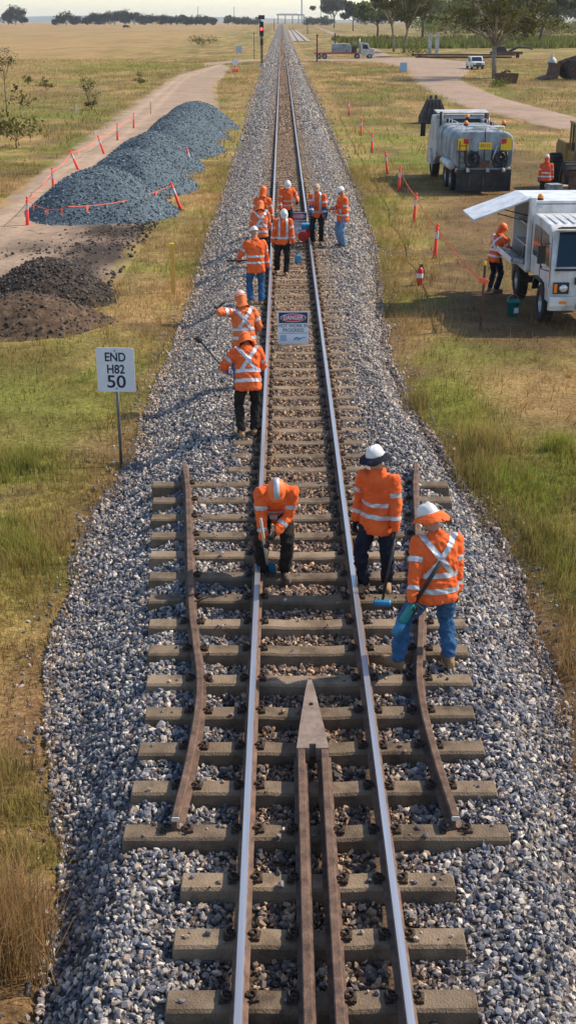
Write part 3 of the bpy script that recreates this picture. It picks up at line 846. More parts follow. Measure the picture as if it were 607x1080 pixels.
# far
x, y = rnd(-95, 95, 62.0, 240.0, 42000)
k = np.abs(x) < 6 + y * 0.45
x, y = x[k], y[k]
hh = 0.16 + 0.45 * fbm(x, y, 8.0, 95) ** 2
grass('field_grass', x, y, hh, 5, 0.055, 1, 'rough dry pasture grass stretching away over the plain', 1.0, 0.4, 0.5)

# ================================================================== TREES AND SHRUBS
M_leaf = leaf_mat('leaves', 0.25)
M_bark = mat('bark_pale', (0.14, 0.115, 0.09), 0.9, 0, (0.34, 0.29, 0.24), 3.0, 0.4, 12.0)
M_barkd = mat('bark_dark', (0.035, 0.028, 0.022), 0.9, 0, (0.09, 0.07, 0.055), 3.0, 0.4, 12.0)
def tree(name, label, cat, loc, h, cw, bark, col, group=None, lean=(0, 0), fork=0.35, nleaf=4500, ls=0.28, seed=1, clump=0.16, nbr=9, flat=1.0, trunk_r=None):
    rs = random.Random(seed); rn = np.random.default_rng(seed)
    root = empty(name, loc, 0, label, cat, group)
    mb = MB()
    tr = trunk_r or h * 0.018
    tips = []
    ft = Vector((lean[0] * fork, lean[1] * fork, h * fork))
    mb.tube([(0, 0, -0.1), ft * 0.5 + Vector((rs.uniform(-.02, .02) * h, 0, 0)), ft], [tr * 1.25, tr, tr * 0.85], 8)
    for k in range(nbr):
        a = 2 * math.pi * (k + rs.random() * 0.6) / nbr
        up = rs.uniform(0.12, 1.0)
        sp = cw / 2 * math.sqrt(max(0.05, 1 - (up * 0.85) ** 2)) * rs.uniform(0.65, 1.05)
        top = Vector((lean[0] * (fork + (1 - fork) * up) + math.cos(a) * sp, lean[1] * (fork + (1 - fork) * up) + math.sin(a) * sp, h * (fork + (0.93 - fork) * up * flat)))
        st = ft * rs.uniform(0.75, 1.0)
        mid = st.lerp(top, 0.5) + Vector((rs.uniform(-.1, .1) * sp, rs.uniform(-.1, .1) * sp, -0.02 * h + rs.uniform(0, .05) * h))
        mb.tube([st, mid, top], [tr * 0.55, tr * 0.34, tr * 0.1], 6)
        tips.append(top); tips.append(mid.lerp(top, 0.6))
        for j in range(3):
            b = mid.lerp(top, rs.uniform(0.1, 0.8))
            e = b + Vector((rs.gauss(0, 1), rs.gauss(0, 1), rs.uniform(-.1, 1.0))) * cw * 0.13
            mb.tube([b, b.lerp(e, 0.5) + Vector((0, 0, 0.01 * h)), e], [tr * 0.2, tr * 0.13, tr * 0.05], 5)
            tips.append(e)
    mb.build('trunk', bark, root, True)
    T = np.array([tuple(t) for t in tips])
    sz = rn.uniform(0.6, 1.3, len(T)) * cw * clump
    ci = rn.integers(0, len(T), nleaf)
    d = rn.normal(0, 1, (nleaf, 3)); d /= np.linalg.norm(d, axis=1)[:, None]
    rad = rn.random(nleaf) ** 0.45
    C = T[ci] + d * (rad * sz[ci])[:, None] * np.array((1.0, 1.0, 0.62))
    C[:, 2] = np.maximum(C[:, 2], h * 0.12)
    u = rn.normal(0, 1, (nleaf, 3)); u /= np.linalg.norm(u, axis=1)[:, None]
    v = np.cross(u, rn.normal(0, 1, (nleaf, 3))); v /= np.linalg.norm(v, axis=1)[:, None]
    s = (ls * rn.uniform(0.6, 1.3, nleaf))[:, None]
    V = np.stack([C - u * s, C + v * s * 0.42, C + u * s, C - v * s * 0.42], 1).reshape(-1, 3)
    F = (np.arange(nleaf)[:, None] * 4 + np.arange(4)[None, :])
    tone = rn.uniform(0.7, 1.3, len(T))[ci][:, None] * rn.uniform(0.7, 1.35, (nleaf, 1))
    warm = rn.random((nleaf, 1))
    cc = np.array(col)[None, :] * tone * (1 + np.array((0.35, 0.1, 0.0))[None, :] * warm)
    link('crown', np_mesh('crown', V, F, M_leaf, np.repeat(cc, 4, 0)), root)
    return root
OLV = (0.085, 0.09, 0.025); GRN = (0.105, 0.135, 0.025); GREY = (0.06, 0.072, 0.04); DK = (0.022, 0.032, 0.016)
def at(px, py):
    p = W(px, py)
    for _ in range(4): p = W(px, py, GZ + float(rise(p.y)))
    return p
def T_(px, py, top, wpx, bark, col, label, lean=(0, 0), group='eucalypts around the works yard', **kw):
    p = at(px, py)
    sc = (p - CAM).length / FPX
    h = (py - top) * sc * 1.03; cw = wpx * sc
    return tree('eucalypt_tree', label, 'tree', p, h, cw, bark, col, group, (lean[0] * sc, lean[1] * sc), seed=int(px * 7 + py), ls=max(0.16, 1.7 * sc), **kw)
T_(521, 83, -14, 112, M_bark, OLV, 'spreading olive eucalypt with one pale straight trunk beside the rusty box', (-6, 0), fork=0.36, nleaf=7500, nbr=14, trunk_r=0.28, clump=0.11)
T_(415, 54.5, -12, 52, M_bark, OLV, 'pale-trunked eucalypt leaning left beside the low green bush', (-8, 0), fork=0.40, nleaf=4200, clump=0.13, trunk_r=0.26)
T_(425, 56, -14, 56, M_bark, OLV, 'pale-trunked eucalypt growing out of the low green bush', (10, 0), fork=0.36, nleaf=4200, clump=0.13, trunk_r=0.26)
T_(567, 47, -16, 48, M_barkd, (0.05, 0.06, 0.02), 'dark-trunked tree leaning right behind the parked loader', (16, 0), fork=0.40, nleaf=3400, clump=0.13)
T_(553, 45, -16, 46, M_barkd, (0.11, 0.12, 0.03), 'straight dark-trunked yellowish tree behind the parked loader', (-3, 0), fork=0.45, nleaf=3400, clump=0.13)
T_(397, 42, -6, 44, M_barkd, GRN, 'bushy green tree behind the lorry and trailer', (0, 0), fork=0.35, nleaf=4200)
T_(445, 42, -14, 40, M_barkd, GRN, 'bright green tree standing behind the two pale posts', (0, 0), fork=0.35, nleaf=3600)
T_(352, 30, 2, 28, M_barkd, GREY, 'grey-green tree standing alone beside the far service road', (0, 0), fork=0.4, nleaf=2800)
T_(372, 33, 6, 22, M_barkd, GREY, 'smaller grey-green tree next to the far service road', (0, 0), fork=0.4, nleaf=2200)
for k, (px, top, w) in enumerate(((470, -4, 40), (492, 3, 36), (512, -3, 40), (536, 4, 38), (588, -2, 44), (607, -6, 44), (458, 6, 30))):
    T_(px, 36 - (k % 3), top, w, M_barkd, (GRN, OLV, GREY)[k % 3], 'tree in the hazy line closing off the green cane field', (0, 0), 'trees behind the cane field', fork=0.3, nleaf=2200, clump=0.2)
def L_(px, py, top, w, lab, col=DK, group='dark trees across the far pasture', n=1500, fk=0.15):
    p = at(px, py); sc = (p - CAM).length / FPX
    return tree('pasture_tree', lab, 'tree', p, (py - top) * sc, w * sc, M_barkd, col, group, seed=int(px * 3), fork=fk, nleaf=n, ls=1.0 * sc, clump=0.26, nbr=8)
for k, (px, top, w) in enumerate(((9, 14, 12), (17, 10, 15), (24, 12, 10))):
    L_(px, 26.5, top, w, 'dark tree in the isolated far clump of three')
for k, (px, top, w) in enumerate(((62, 19, 10), (70, 15, 15), (80, 19, 12), (92, 20, 12), (101, 16, 14), (110, 15, 15), (121, 14, 16), (132, 12, 15), (142, 15, 16), (153, 17, 15), (164, 18, 14), (175, 17, 15), (186, 18, 14), (196, 17, 14), (207, 18, 14), (216, 18, 12), (225, 20, 8))):
    L_(px, 27.0, top, w, 'dark tree in the long row across the far pasture', n=1100)
for px, top, w in ((240, 16, 7), (249, 19, 10), (258, 19, 10), (268, 20, 12)):
    L_(px, 26.5, top, w, 'grey-green tree beyond the signal along the far line', GREY, 'trees along the far line', 900)
for px, top, w in ((328, 19, 14), (338, 20, 12), (345, 18, 12), (385, 18, 20), (402, 16, 18)):
    L_(px, 27.0, top, w, 'hazy grey-green tree beyond the far service road', GREY, 'trees beyond the service road', 900)

def shrub(name, label, px, py, top, w, col, n=900, cat='shrub', group=None, bare=False, ls=None, nbr=7, clump=0.22, fork=0.12):
    p = at(px, py); sc = (p - CAM).length / FPX
    return tree(name, label, cat, p, (py - top) * sc * 1.04, w * sc, M_barkd, col, group, seed=int(px * 11 + py), fork=fork, nleaf=n, ls=ls or 0.9 * sc, clump=clump, nbr=nbr, trunk_r=0.03)
shrub('sapling', 'dark-crowned sapling rising behind the bare twiggy shrub', 8, 122, 60, 34, (0.035, 0.045, 0.02), 700, 'tree', fork=0.62, clump=0.15)
shrub('twiggy_shrub', 'thin twiggy olive shrub beside the dirt track', 18, 156, 96, 48, (0.11, 0.105, 0.04), 520, clump=0.3, ls=0.14)
shrub('green_shrub', 'dark green shrub on the bank beside the white marker peg', 93, 108, 77, 22, (0.05, 0.075, 0.02), 420)
shrub('low_bush', 'dull brown-green bush next to the white marker peg', 97, 116, 102, 14, (0.08, 0.075, 0.03), 380)
shrub('low_bush', 'small round bush growing on the pasture bank', 148, 90, 76, 12, (0.10, 0.10, 0.035), 300)
shrub('low_bush', 'pair of dark tufts forming a bush out on the pasture', 50, 96, 83, 14, (0.05, 0.06, 0.02), 260)
shrub('low_bush', 'small leafy bush far out on the pasture', 30, 90, 80, 10, (0.07, 0.08, 0.025), 220)
shrub('low_bush', 'broad pale bush patch far along the pasture drain', 214, 50, 40, 26, (0.15, 0.14, 0.05), 500)
shrub('low_bush', 'low wide green bush at the foot of two pale trees', 438, 60, 51, 34, (0.10, 0.14, 0.03), 900, clump=0.3)
shrub('low_bush', 'low green bush at the foot of the spreading eucalypt', 526, 92, 84, 18, (0.12, 0.16, 0.03), 500, clump=0.3)
for k in range(16):
    px = 448 + 11 * k + random.uniform(-4, 4)
    shrub('thicket_bush', 'bushy green thicket growing in front of the far tree line', px, 37 + random.uniform(-1, 1.5), 22 + random.uniform(-4, 6), 26, (0.13 + random.uniform(-.03, .04), 0.16, 0.035), 700, 'bush', 'bushes in front of the far tree line', clump=0.3, ls=0.55)
# cane field: a green mass nobody could count
n = 26000
x = rng.uniform(18, 200, n); y = rng.uniform(330, 470, n)
gx = np.where(rng.random(n) < 0.5, GRN[0], 0.17); gg = rng.uniform(0.09, 0.20, n); cols = np.stack([gg * rng.uniform(0.75, 1.1, n), gg, gg * rng.uniform(0.15, 0.3, n)], 1)
h = 2.6 * (0.15 + 1.3 * fbm(x, y, 9, 101) ** 1.5); a = rng.uniform(0, 6.28, n); w = 0.45
b0 = np.stack([x - np.cos(a) * w, y - np.sin(a) * w, GZ + rise(y)], 1); b1 = np.stack([x + np.cos(a) * w, y + np.sin(a) * w, GZ + rise(y)], 1)
tp = np.stack([x + rng.normal(0, 0.5, n), y + rng.normal(0, 0.5, n), GZ + rise(y) + h], 1)
V = np.stack([b0, b1, tp], 1).reshape(-1, 3); F = np.arange(3 * n).reshape(-1, 3)
kk = np.repeat(fbm(x, y, 16, 105) > 0.42, 3); F = F.ravel()[kk].reshape(-1, 3)
tag(link('cane_field', np_mesh('cane_field', V, F, M_grass, np.repeat(cols, 3, 0))), 'tall green cane crop filling the strip behind the yard', 'cane field', kind='stuff')
# hills on the horizon, the blue of the haze put into their colour
mb = MB()
M_hill = mat('far_hill', (0.10, 0.14, 0.16), 1.0, 0, (0.13, 0.17, 0.18), 0.002)
hx = np.linspace(-3200, 3200, 120); hy = 5200.0
hz = 8 + 12 * fbm(hx, hx * 0, 900, 7) + 18 * np.exp(-((hx + 700) / 600) ** 2)
rings = [[Vector((x, hy, -5)) for x in hx], [Vector((x, hy + 260, -5 + z)) for x, z in zip(hx, hz)], [Vector((x, hy + 600, -5)) for x in hx]]
mb.loft(rings, cap=False, closed=False)
tag(mb.build('hills', M_hill, None, True), 'low hills along the horizon, coloured haze blue', 'hills', kind='structure')

# ================================================================== PEOPLE
M_orange = mat('hivis_orange', (0.62, 0.088, 0.022), 0.8, 0, (0.87, 0.165, 0.042), 4.0, 0.5, 30.0, 'Object', 6.0, 0.15)
M_orange2 = mat('hivis_orange_faded', (0.58, 0.12, 0.04), 0.85, 0, (0.82, 0.21, 0.07), 4.0, 0.5, 30.0, 'Object', 6.0, 0.15)
M_navy = mat('navy_drill', (0.010, 0.012, 0.022), 0.9, 0, (0.026, 0.028, 0.042), 9.0, 0.5, 34.0, 'Object', 6.0, 0.1)
M_blackp = mat('black_work_trousers', (0.014, 0.013, 0.014), 0.9, 0, (0.034, 0.030, 0.028), 9.0, 0.5, 34.0, 'Object', 6.0, 0.1)
M_jeans = mat('blue_denim', (0.022, 0.07, 0.16), 0.9, 0, (0.055, 0.14, 0.27), 9.0, 0.5, 40.0, 'Object', 6.0, 0.1)
M_jeansl = mat('light_denim', (0.09, 0.19, 0.32), 0.9, 0, (0.20, 0.32, 0.46), 9.0, 0.5, 40.0, 'Object', 6.0, 0.1)
M_refl = mat('reflective_tape', (0.36, 0.38, 0.42), 0.4, 0.3, (0.64, 0.67, 0.72), 9.0)
M_skin = mat('skin', (0.36, 0.19, 0.12), 0.6, 0, (0.44, 0.24, 0.16), 9.0)
M_glove = mat('work_glove', (0.012, 0.012, 0.014), 0.8, 0, (0.03, 0.03, 0.034), 14.0)
M_gloveb = mat('blue_glove', (0.03, 0.05, 0.22), 0.8, 0, (0.06, 0.08, 0.3), 14.0)
M_boot = mat('tan_boot', (0.22, 0.125, 0.06), 0.8, 0, (0.36, 0.22, 0.115), 12.0, 0.3)
M_bootd = mat('dusty_dark_boot', (0.07, 0.05, 0.04), 0.85, 0, (0.16, 0.12, 0.09), 12.0, 0.3)
M_white = mat('white_hard_hat', (0.58, 0.58, 0.56), 0.35, 0, (0.70, 0.70, 0.69), 3.0, 0, None, 'Object', 3.0, 0.5)
M_hatorange = mat('orange_hard_hat', (0.86, 0.15, 0.03), 0.5, 0, (0.90, 0.20, 0.05), 4.0)
M_eye = mat('eye_dark', (0.02, 0.015, 0.012), 0.2)

def remesh(mb, voxel, smooth=4, wr=0.0, seed=0, mats=None, name='body'):
    """union of closed shapes -> one continuous skin"""
    me = mb.mesh('tmp')
    bm = bmesh.new(); bm.from_mesh(me); bmesh.ops.recalc_face_normals(bm, faces=bm.faces); bm.to_mesh(me); bm.free()
    ob = link('tmp', me)
    r = ob.modifiers.new('r', 'REMESH'); r.mode = 'VOXEL'; r.voxel_size = voxel; r.adaptivity = 0.0
    if smooth:
        s = ob.modifiers.new('s', 'SMOOTH'); s.factor = 0.5; s.iterations = smooth
    dg = bpy.context.evaluated_depsgraph_get()
    out = bpy.data.meshes.new_from_object(ob.evaluated_get(dg))
    bpy.data.objects.remove(ob); bpy.data.meshes.remove(me)
    out.name = name
    if wr:
        n = len(out.vertices)
        co = np.empty(n * 3, np.float32); no = np.empty(n * 3, np.float32)
        out.vertices.foreach_get('co', co); out.vertices.foreach_get('normal', no)
        co = co.reshape(-1, 3); no = no.reshape(-1, 3)
        u = co[:, 0] * 1.0 + co[:, 2] * 0.8 + 0.3 * seed; v = co[:, 1] + co[:, 2] * 1.7 + co[:, 0] * 0.5
        d = (fbm(u, v, 0.085, 5 + seed) - 0.5) * 2 * wr
        d += (1 - np.abs(2 * vnoise(co[:, 2] * 1.0 + 0.5 * co[:, 0], co[:, 1] * 0.6 + co[:, 0] * 0.9, 0.06, 9 + seed) - 1)) ** 3 * wr * 1.1
        co += no * d[:, None]
        out.vertices.foreach_set('co', co.ravel())
    out.materials.clear()
    for m in (mats or []): out.materials.append(m)
    out.polygons.foreach_set('use_smooth', [True] * len(out.polygons))
    out.update()
    return out

def capsule(mb, a, b, ra, rb, n=10):
    a, b = Vector(a), Vector(b)
    t = (b - a)
    L = max(t.length, 1e-4); t = t / L
    x = t.orthogonal().normalized(); y = t.cross(x)
    rings = []
    for c, r, sgn in ((a, ra, -1), (b, rb, 1)):
        angs = [math.pi / 2 * k / 3 for k in range(4)]
        if sgn < 0: angs = angs[::-1]
        for an in angs:
            cc = c + t * sgn * r * math.sin(an); rr = max(r * math.cos(an), r * 0.03)
            rings.append([cc + (x * math.cos(2 * math.pi * k / n) + y * math.sin(2 * math.pi * k / n)) * rr for k in range(n)])
    mb.loft(rings)

def chain(mb, pts, rads):
    for i in range(len(pts) - 1): capsule(mb, pts[i], pts[i + 1], rads[i], rads[i + 1])

def ik(a, b, l1, l2, pole):
    """joint between a and b; bends towards pole"""
    a, b = Vector(a), Vector(b); d = b - a; L = d.length
    if L > (l1 + l2) * 0.998:
        d = d * ((l1 + l2) * 0.998 / L); L = d.length; b = a + d
    c = (l1 * l1 - l2 * l2 + L * L) / (2 * L)
    h = math.sqrt(max(l1 * l1 - c * c, 0))
    u = d.normalized(); p = Vector(pole); p = p - u * p.dot(u)
    p = p.normalized() if p.length > 1e-5 else u.orthogonal().normalized()
    return a + u * c + p * h, b

def make_hand(curl, name):
    """palm + five fingers; wrist at origin, fingers along +Y, palm faces -Z, thumb towards +X"""
    mb = MB()
    for x in (-0.026, -0.009, 0.009, 0.026): capsule(mb, (x * 0.7, 0.0, 0), (x, 0.085, 0), 0.017, 0.0145)
    for x, L in ((-0.033, 0.062), (-0.012, 0.078), (0.010, 0.084), (0.031, 0.074)):
        p = Vector((x, 0.088, 0)); ang = 0.12
        for k, fr in enumerate((0.45, 0.32, 0.23)):
            ang += curl * (0.75, 0.95, 0.6)[k]
            q = p + Vector((x * 0.03, math.cos(ang), -math.sin(ang))) * L * fr
            capsule(mb, p, q, 0.0098, 0.0090, 8); p = q
    p = Vector((0.028, 0.022, -0.005))
    for L, dv in ((0.042, (0.75, 0.6, -0.35 - 0.3 * curl)), (0.032, (0.35, 0.75, -0.5 - 0.5 * curl)), (0.025, (0.0, 0.7, -0.6 - 0.6 * curl))):
        q = p + Vector(dv).normalized() * L; capsule(mb, p, q, 0.0125, 0.0105, 8); p = q
    capsule(mb, (0, -0.03, 0), (0, 0.02, 0), 0.03, 0.026)
    return remesh(mb, 0.0062, 2, 0, 0, [M_glove], name)
HANDS = {}
def hand_mesh(curl, m, left):
    k = (curl, m.name, left)
    if k not in HANDS:
        base = HANDS.get((curl,))
        if base is None: base = HANDS[(curl,)] = make_hand(curl, 'glove')
        me = base.copy(); me.materials.clear(); me.materials.append(m)
        if left:
            me.transform(Matrix.Diagonal((-1, 1, 1, 1))); me.flip_normals()
        HANDS[k] = me
    return HANDS[k]

def band(jacket_me, keep, planes, name, parent, off=0.005, m=None):
    """strip of tape: a piece of the jacket skin between pairs of planes, lifted off the cloth"""
    bm = bmesh.new(); bm.from_mesh(jacket_me); bm.verts.ensure_lookup_table()
    if keep is not None:
        bmesh.ops.delete(bm, geom=[f for f in bm.faces if sum(keep[v.index] for v in f.verts) < len(f.verts) - 0.5], context='FACES')
    for co, no in planes:
        if not bm.verts: break
        bmesh.ops.bisect_plane(bm, geom=bm.verts[:] + bm.edges[:] + bm.faces[:], plane_co=co, plane_no=no, clear_outer=True)
    if len(bm.faces) < 2:
        bm.free(); return None
    bm.normal_update()
    for v in bm.verts: v.co += v.normal * off
    me = bpy.data.meshes.new(name); bm.to_mesh(me); bm.free()
    me.materials.clear(); me.materials.append(m or M_refl)
    me.polygons.foreach_set('use_smooth', [True] * len(me.polygons))
    return link(name, me, parent)

def person(label, loc, face, s=1.0, hip=(0, 0, 0.93), pitch=0.0, twist=0.0, roll=0.0, head=(0, 0, 0), hands=None, feet=None, trousers=None, boots=None,
           jacket=None, lower=None, hat='white', brim=None, glove=None, style='bands', vox=0.018, elbow_pole=(0, -1, -0.2), curl=(1.0, 1.0), knee=0.0, group='track workers in orange', hood=False, hatm=None, bulk=1.0, arm_lower=None, hem=-0.15, hat_stripe=False):
    """face: compass direction (radians from +Y towards +X) the person faces; local +Y is forward, +X the person's right"""
    trousers = trousers or M_navy; boots = boots or M_boot; jacket = jacket or M_orange; glove = glove or M_glove
    hip = Vector(hip)
    RT = Euler((-pitch, roll, -twist), 'ZXY').to_matrix() if False else (Matrix.Rotation(-twist, 3, 'Z') @ Matrix.Rotation(-pitch, 3, 'X') @ Matrix.Rotation(roll, 3, 'Y'))
    def up(x, y, z): return hip + RT @ Vector((x, y, z))
    neck = up(0, -0.005, 0.53)
    HR = RT @ Matrix.Rotation(-head[1], 3, 'Z') @ Matrix.Rotation(-head[0], 3, 'X') @ Matrix.Rotation(head[2], 3, 'Y')
    hc = neck + RT @ Vector((0, 0.0, 0.05)) + HR @ Vector((0, 0.03, 0.125))
    sh = {1: up(0.185, 0, 0.47), -1: up(-0.185, 0, 0.47)}
    hp = {1: hip + Vector((0.095, 0, -0.02)), -1: hip + Vector((-0.095, 0, -0.02))}
    feet = feet or {1: (0.12, 0.0, 0.0), -1: (-0.12, 0.0, 0.0)}
    hands = hands or {1: (0.27, 0.10, 0.80), -1: (-0.27, 0.10, 0.80)}
    el, wr, kn, an, ft = {}, {}, {}, {}, {}
    for k in (1, -1):
        f = feet[k]; fa = f[3] if len(f) > 3 else 0.12 * k
        an[k] = Vector((f[0], f[1], f[2] + 0.10)); ft[k] = fa
        kn[k], an[k] = ik(hp[k], an[k], 0.43, 0.42, (math.sin(fa) * 1.0 + 0.15 * k, 1.0, 0.0))
        pole = RT @ Vector((0.45 * k, elbow_pole[1], elbow_pole[2]))
        el[k], wr[k] = ik(sh[k], Vector(hands[k]), 0.29, 0.265, pole)
    # ---- body: one skin from head to feet, face included
    mb = MB()
    capsule(mb, up(0, 0, 0.0), up(0, 0, 0.22), 0.125, 0.12); capsule(mb, up(-0.07, 0, 0.36), up(0.07, 0, 0.36), 0.11, 0.11)
    capsule(mb, up(0, 0, 0.18), up(0, 0, 0.38), 0.12, 0.115)
    chain(mb, [up(0, 0, 0.45), neck, hc - HR @ Vector((0, 0.02, 0.06))], [0.065, 0.058, 0.055])
    for k in (1, -1):
        chain(mb, [up(0.08 * k, 0, 0.44), sh[k], el[k], wr[k]], [0.07, 0.058, 0.042, 0.03])
        chain(mb, [hip, hp[k], kn[k], an[k]], [0.11, 0.085, 0.055, 0.04])
        capsule(mb, an[k], an[k] + Vector((math.sin(ft[k]), math.cos(ft[k]), -0.45)) * 0.1, 0.035, 0.03)
    E = lambda x, y, z: hc + HR @ Vector((x, y, z))
    def hell(c, r):
        b0 = len(mb.v); mb.ell((0, 0, 0), r, 12, 10)
        for i in range(b0, len(mb.v)): mb.v[i] = tuple(E(*(Vector(mb.v[i]) + Vector(c))))
    hell((0, -0.008, 0.02), (0.076, 0.094, 0.100)); hell((0, 0.022, -0.052), (0.056, 0.066, 0.062))
    hell((0, 0.098, -0.018), (0.014, 0.018, 0.026)); hell((0, 0.082, 0.018), (0.055, 0.014, 0.013)); hell((0, 0.086, -0.062), (0.026, 0.012, 0.008))
    for k in (1, -1): hell((0.078 * k, -0.004, -0.008), (0.012, 0.022, 0.032))
    bme = remesh(mb, max(0.011, vox * 0.72), 2, 0, 0, [M_skin], 'person')
    o = link('person', bme)
    o.location = loc; o.rotation_euler = (0, 0, -face); o.scale = (s, s, s)
    tag(o, label, 'person', group)
    for k in (1, -1):
        e = MB().ell((0, 0, 0), (0.013, 0.008, 0.008), 8, 6).build('eye', M_eye, o, True); e.location = E(0.03 * k, 0.082, 0.0)
    # ---- jacket
    mb = MB(); B = bulk * 0.93
    prof = [(hem, 0.205, 0.15, 0.005), (hem + 0.012, 0.215, 0.16, 0.005), (0.0, 0.205, 0.152, 0.0), (0.15, 0.195, 0.145, 0.0), (0.30, 0.208, 0.150, 0.0), (0.40, 0.210, 0.142, -0.005), (0.47, 0.19, 0.115, -0.01), (0.515, 0.12, 0.085, -0.012), (0.56, 0.075, 0.072, -0.005), (0.585, 0.072, 0.07, 0.0)]
    rings = []
    for z, w, d, oy in prof:
        # below the hip the skirt hangs with the legs rather than with a bent back
        if z < 0.02:
            q = z * 0.9; Rb = Matrix.Rotation(-pitch * 0.45, 3, 'X')
            base = hip + Rb @ Vector((0, 0, q)); Rx = Rb
        else: base = up(0, 0, z); Rx = RT
        if z < 0.1: w, d = w * max(1.0, 0.97 / B), d * max(1.0, 1.0 / B)
        rings.append([base + Rx @ Vector((w * B * math.copysign(abs(math.cos(t)) ** 0.8, math.cos(t)), oy + d * B * math.copysign(abs(math.sin(t)) ** 0.85, math.sin(t)), 0)) for t in [2 * math.pi * q2 / 20 for q2 in range(20)]])
    mb.loft(rings)
    for k in (1, -1):
        cuff = el[k].lerp(wr[k], 0.93)
        chain(mb, [up(0.11 * k, 0, 0.44), sh[k], sh[k].lerp(el[k], 0.5), el[k], el[k].lerp(wr[k], 0.5), cuff], [0.085, 0.082 * B, 0.076 * B, 0.066 * B, 0.060 * B, 0.052])
    jme = remesh(mb, vox, 3, 0.0125, int(abs(loc[1]) * 3) % 17, [jacket], 'jacket')
    jo = link('jacket', jme, o)
    # which cloth belongs to the trunk and which to a sleeve
    co = np.empty(len(jme.vertices) * 3, np.float32); jme.vertices.foreach_get('co', co); co = co.reshape(-1, 3)
    def dseg(a, b, r):
        a = np.array(a); d = np.array(b) - a; t = np.clip(((co - a) @ d) / (d @ d), 0, 1)
        return np.linalg.norm(co - a - t[:, None] * d, axis=1) / r
    dt = np.minimum(dseg(up(-0.05, 0, -0.1), up(-0.05, 0, 0.45), 0.15), dseg(up(0.05, 0, -0.1), up(0.05, 0, 0.45), 0.15))
    da = {k: np.minimum(dseg(sh[k].lerp(el[k], 0.25), el[k], 0.075), dseg(el[k], wr[k], 0.062)) for k in (1, -1)}
    trunk = dt < np.minimum(da[1], da[-1])
    ux, uy, uz = RT @ Vector((1, 0, 0)), RT @ Vector((0, 1, 0)), RT @ Vector((0, 0, 1))
    def slab(n, c0, c1, ref): return [(ref + n * c1, n), (ref + n * c0, -n)]
    def tape(lo, hi): band(jme, trunk, slab(uz, lo, hi, hip), 'reflective_band', jo)
    if style in ('bands', 'x', 'braces'):
        if style == 'bands': tape(0.02, 0.07); tape(0.16, 0.21)
        if style == 'x': tape(-0.02, 0.035); tape(0.135, 0.19)
        if style == 'braces': tape(0.03, 0.085)
        if style == 'x':
            for sg in (1, -1):
                n = (ux * 0.80 + uz * 0.60 * sg).normalized(); ref = up(0, 0, 0.33)
                band(jme, trunk, slab(n, -0.028, 0.028, ref) + [(up(0, 0, 0), uy), (up(0, 0, 0.19), -uz)], 'reflective_cross', jo, 0.007)
                band(jme, trunk, slab(ux, 0.085 * sg - 0.028, 0.085 * sg + 0.028, hip) + [(up(0, 0, 0), -uy), (up(0, 0, 0.19), -uz)], 'reflective_brace', jo, 0.007)
        if style == 'braces':
            for sg in (1, -1):
                band(jme, trunk, slab(ux, 0.10 * sg - 0.026, 0.10 * sg + 0.026, hip) + [(up(0, 0, 0.085), -uz)], 'reflective_brace', jo, 0.007)
        for k in (1, -1):
            arm = da[k] < dt
            d = (el[k] - sh[k]).normalized()
            band(jme, arm, slab(d, 0.14, 0.19, sh[k]), 'reflective_band', jo)
            d = (wr[k] - el[k]).normalized()
            band(jme, arm & (((co - np.array(el[k])) @ np.array(d)) > 0.03), slab(d, 0.12, 0.165, el[k]), 'reflective_band', jo)
    if arm_lower:
        for k in (1, -1):
            d = (wr[k] - el[k]).normalized()
            band(jme, (da[k] < dt * 1.3), [(el[k] + d * 0.005, -d)], 'sleeve', jo, 0.004, arm_lower)
    # ---- trousers
    mb = MB()
    rings = []
    for z, w, d in ((-0.10, 0.15, 0.11), (-0.03, 0.18, 0.118), (0.04, 0.175, 0.115), (0.10, 0.16, 0.105)):
        base = up(0, 0, z) if z > 0 else hip + Vector((0, 0, z))
        rings.append([base + Vector((w * math.cos(t), d * math.sin(t), 0)) for t in [2 * math.pi * q / 16 for q in range(16)]])
    mb.loft(rings)
    for k in (1, -1):
        lo = kn[k].lerp(an[k], 0.96)
        chain(mb, [hp[k] + Vector((0, 0, 0.02)), hp[k].lerp(kn[k], 0.5), kn[k], kn[k].lerp(an[k], 0.55), lo], [0.108, 0.094, 0.076, 0.074, 0.068])
    tme = remesh(mb, vox, 3, 0.015, int(abs(loc[1]) * 5) % 13, [trousers], 'trousers')
    link('trousers', tme, o)
    # ---- boots
    for k in (1, -1):
        mb = MB(); fd = Vector((math.sin(ft[k]), math.cos(ft[k]), 0)); g = Vector((an[k].x, an[k].y, an[k].z - 0.10))
        sd = Vector((fd.y, -fd.x, 0))
        chain(mb, [an[k] + (kn[k] - an[k]).normalized() * 0.09, g + Vector((0, 0, 0.085)) - fd * 0.01], [0.056, 0.055])
        chain(mb, [g - fd * 0.045 + Vector((0, 0, 0.05)), g + fd * 0.07 + Vector((0, 0, 0.052)), g + fd * 0.165 + Vector((0, 0, 0.045))], [0.046, 0.050, 0.044])
        rings = []
        for u, w in ((-0.088, 0.028), (-0.075, 0.040), (0.0, 0.041), (0.09, 0.052), (0.17, 0.048), (0.205, 0.026)):
            rings.append([g + fd * u + sd * a + Vector((0, 0, b)) for a, b in ((-w, 0.0), (w, 0.0), (w, 0.035), (-w, 0.035))])
        mb.loft(rings)
        link('boot', remesh(mb, 0.011, 1, 0, 0, [boots], 'boot'), o)
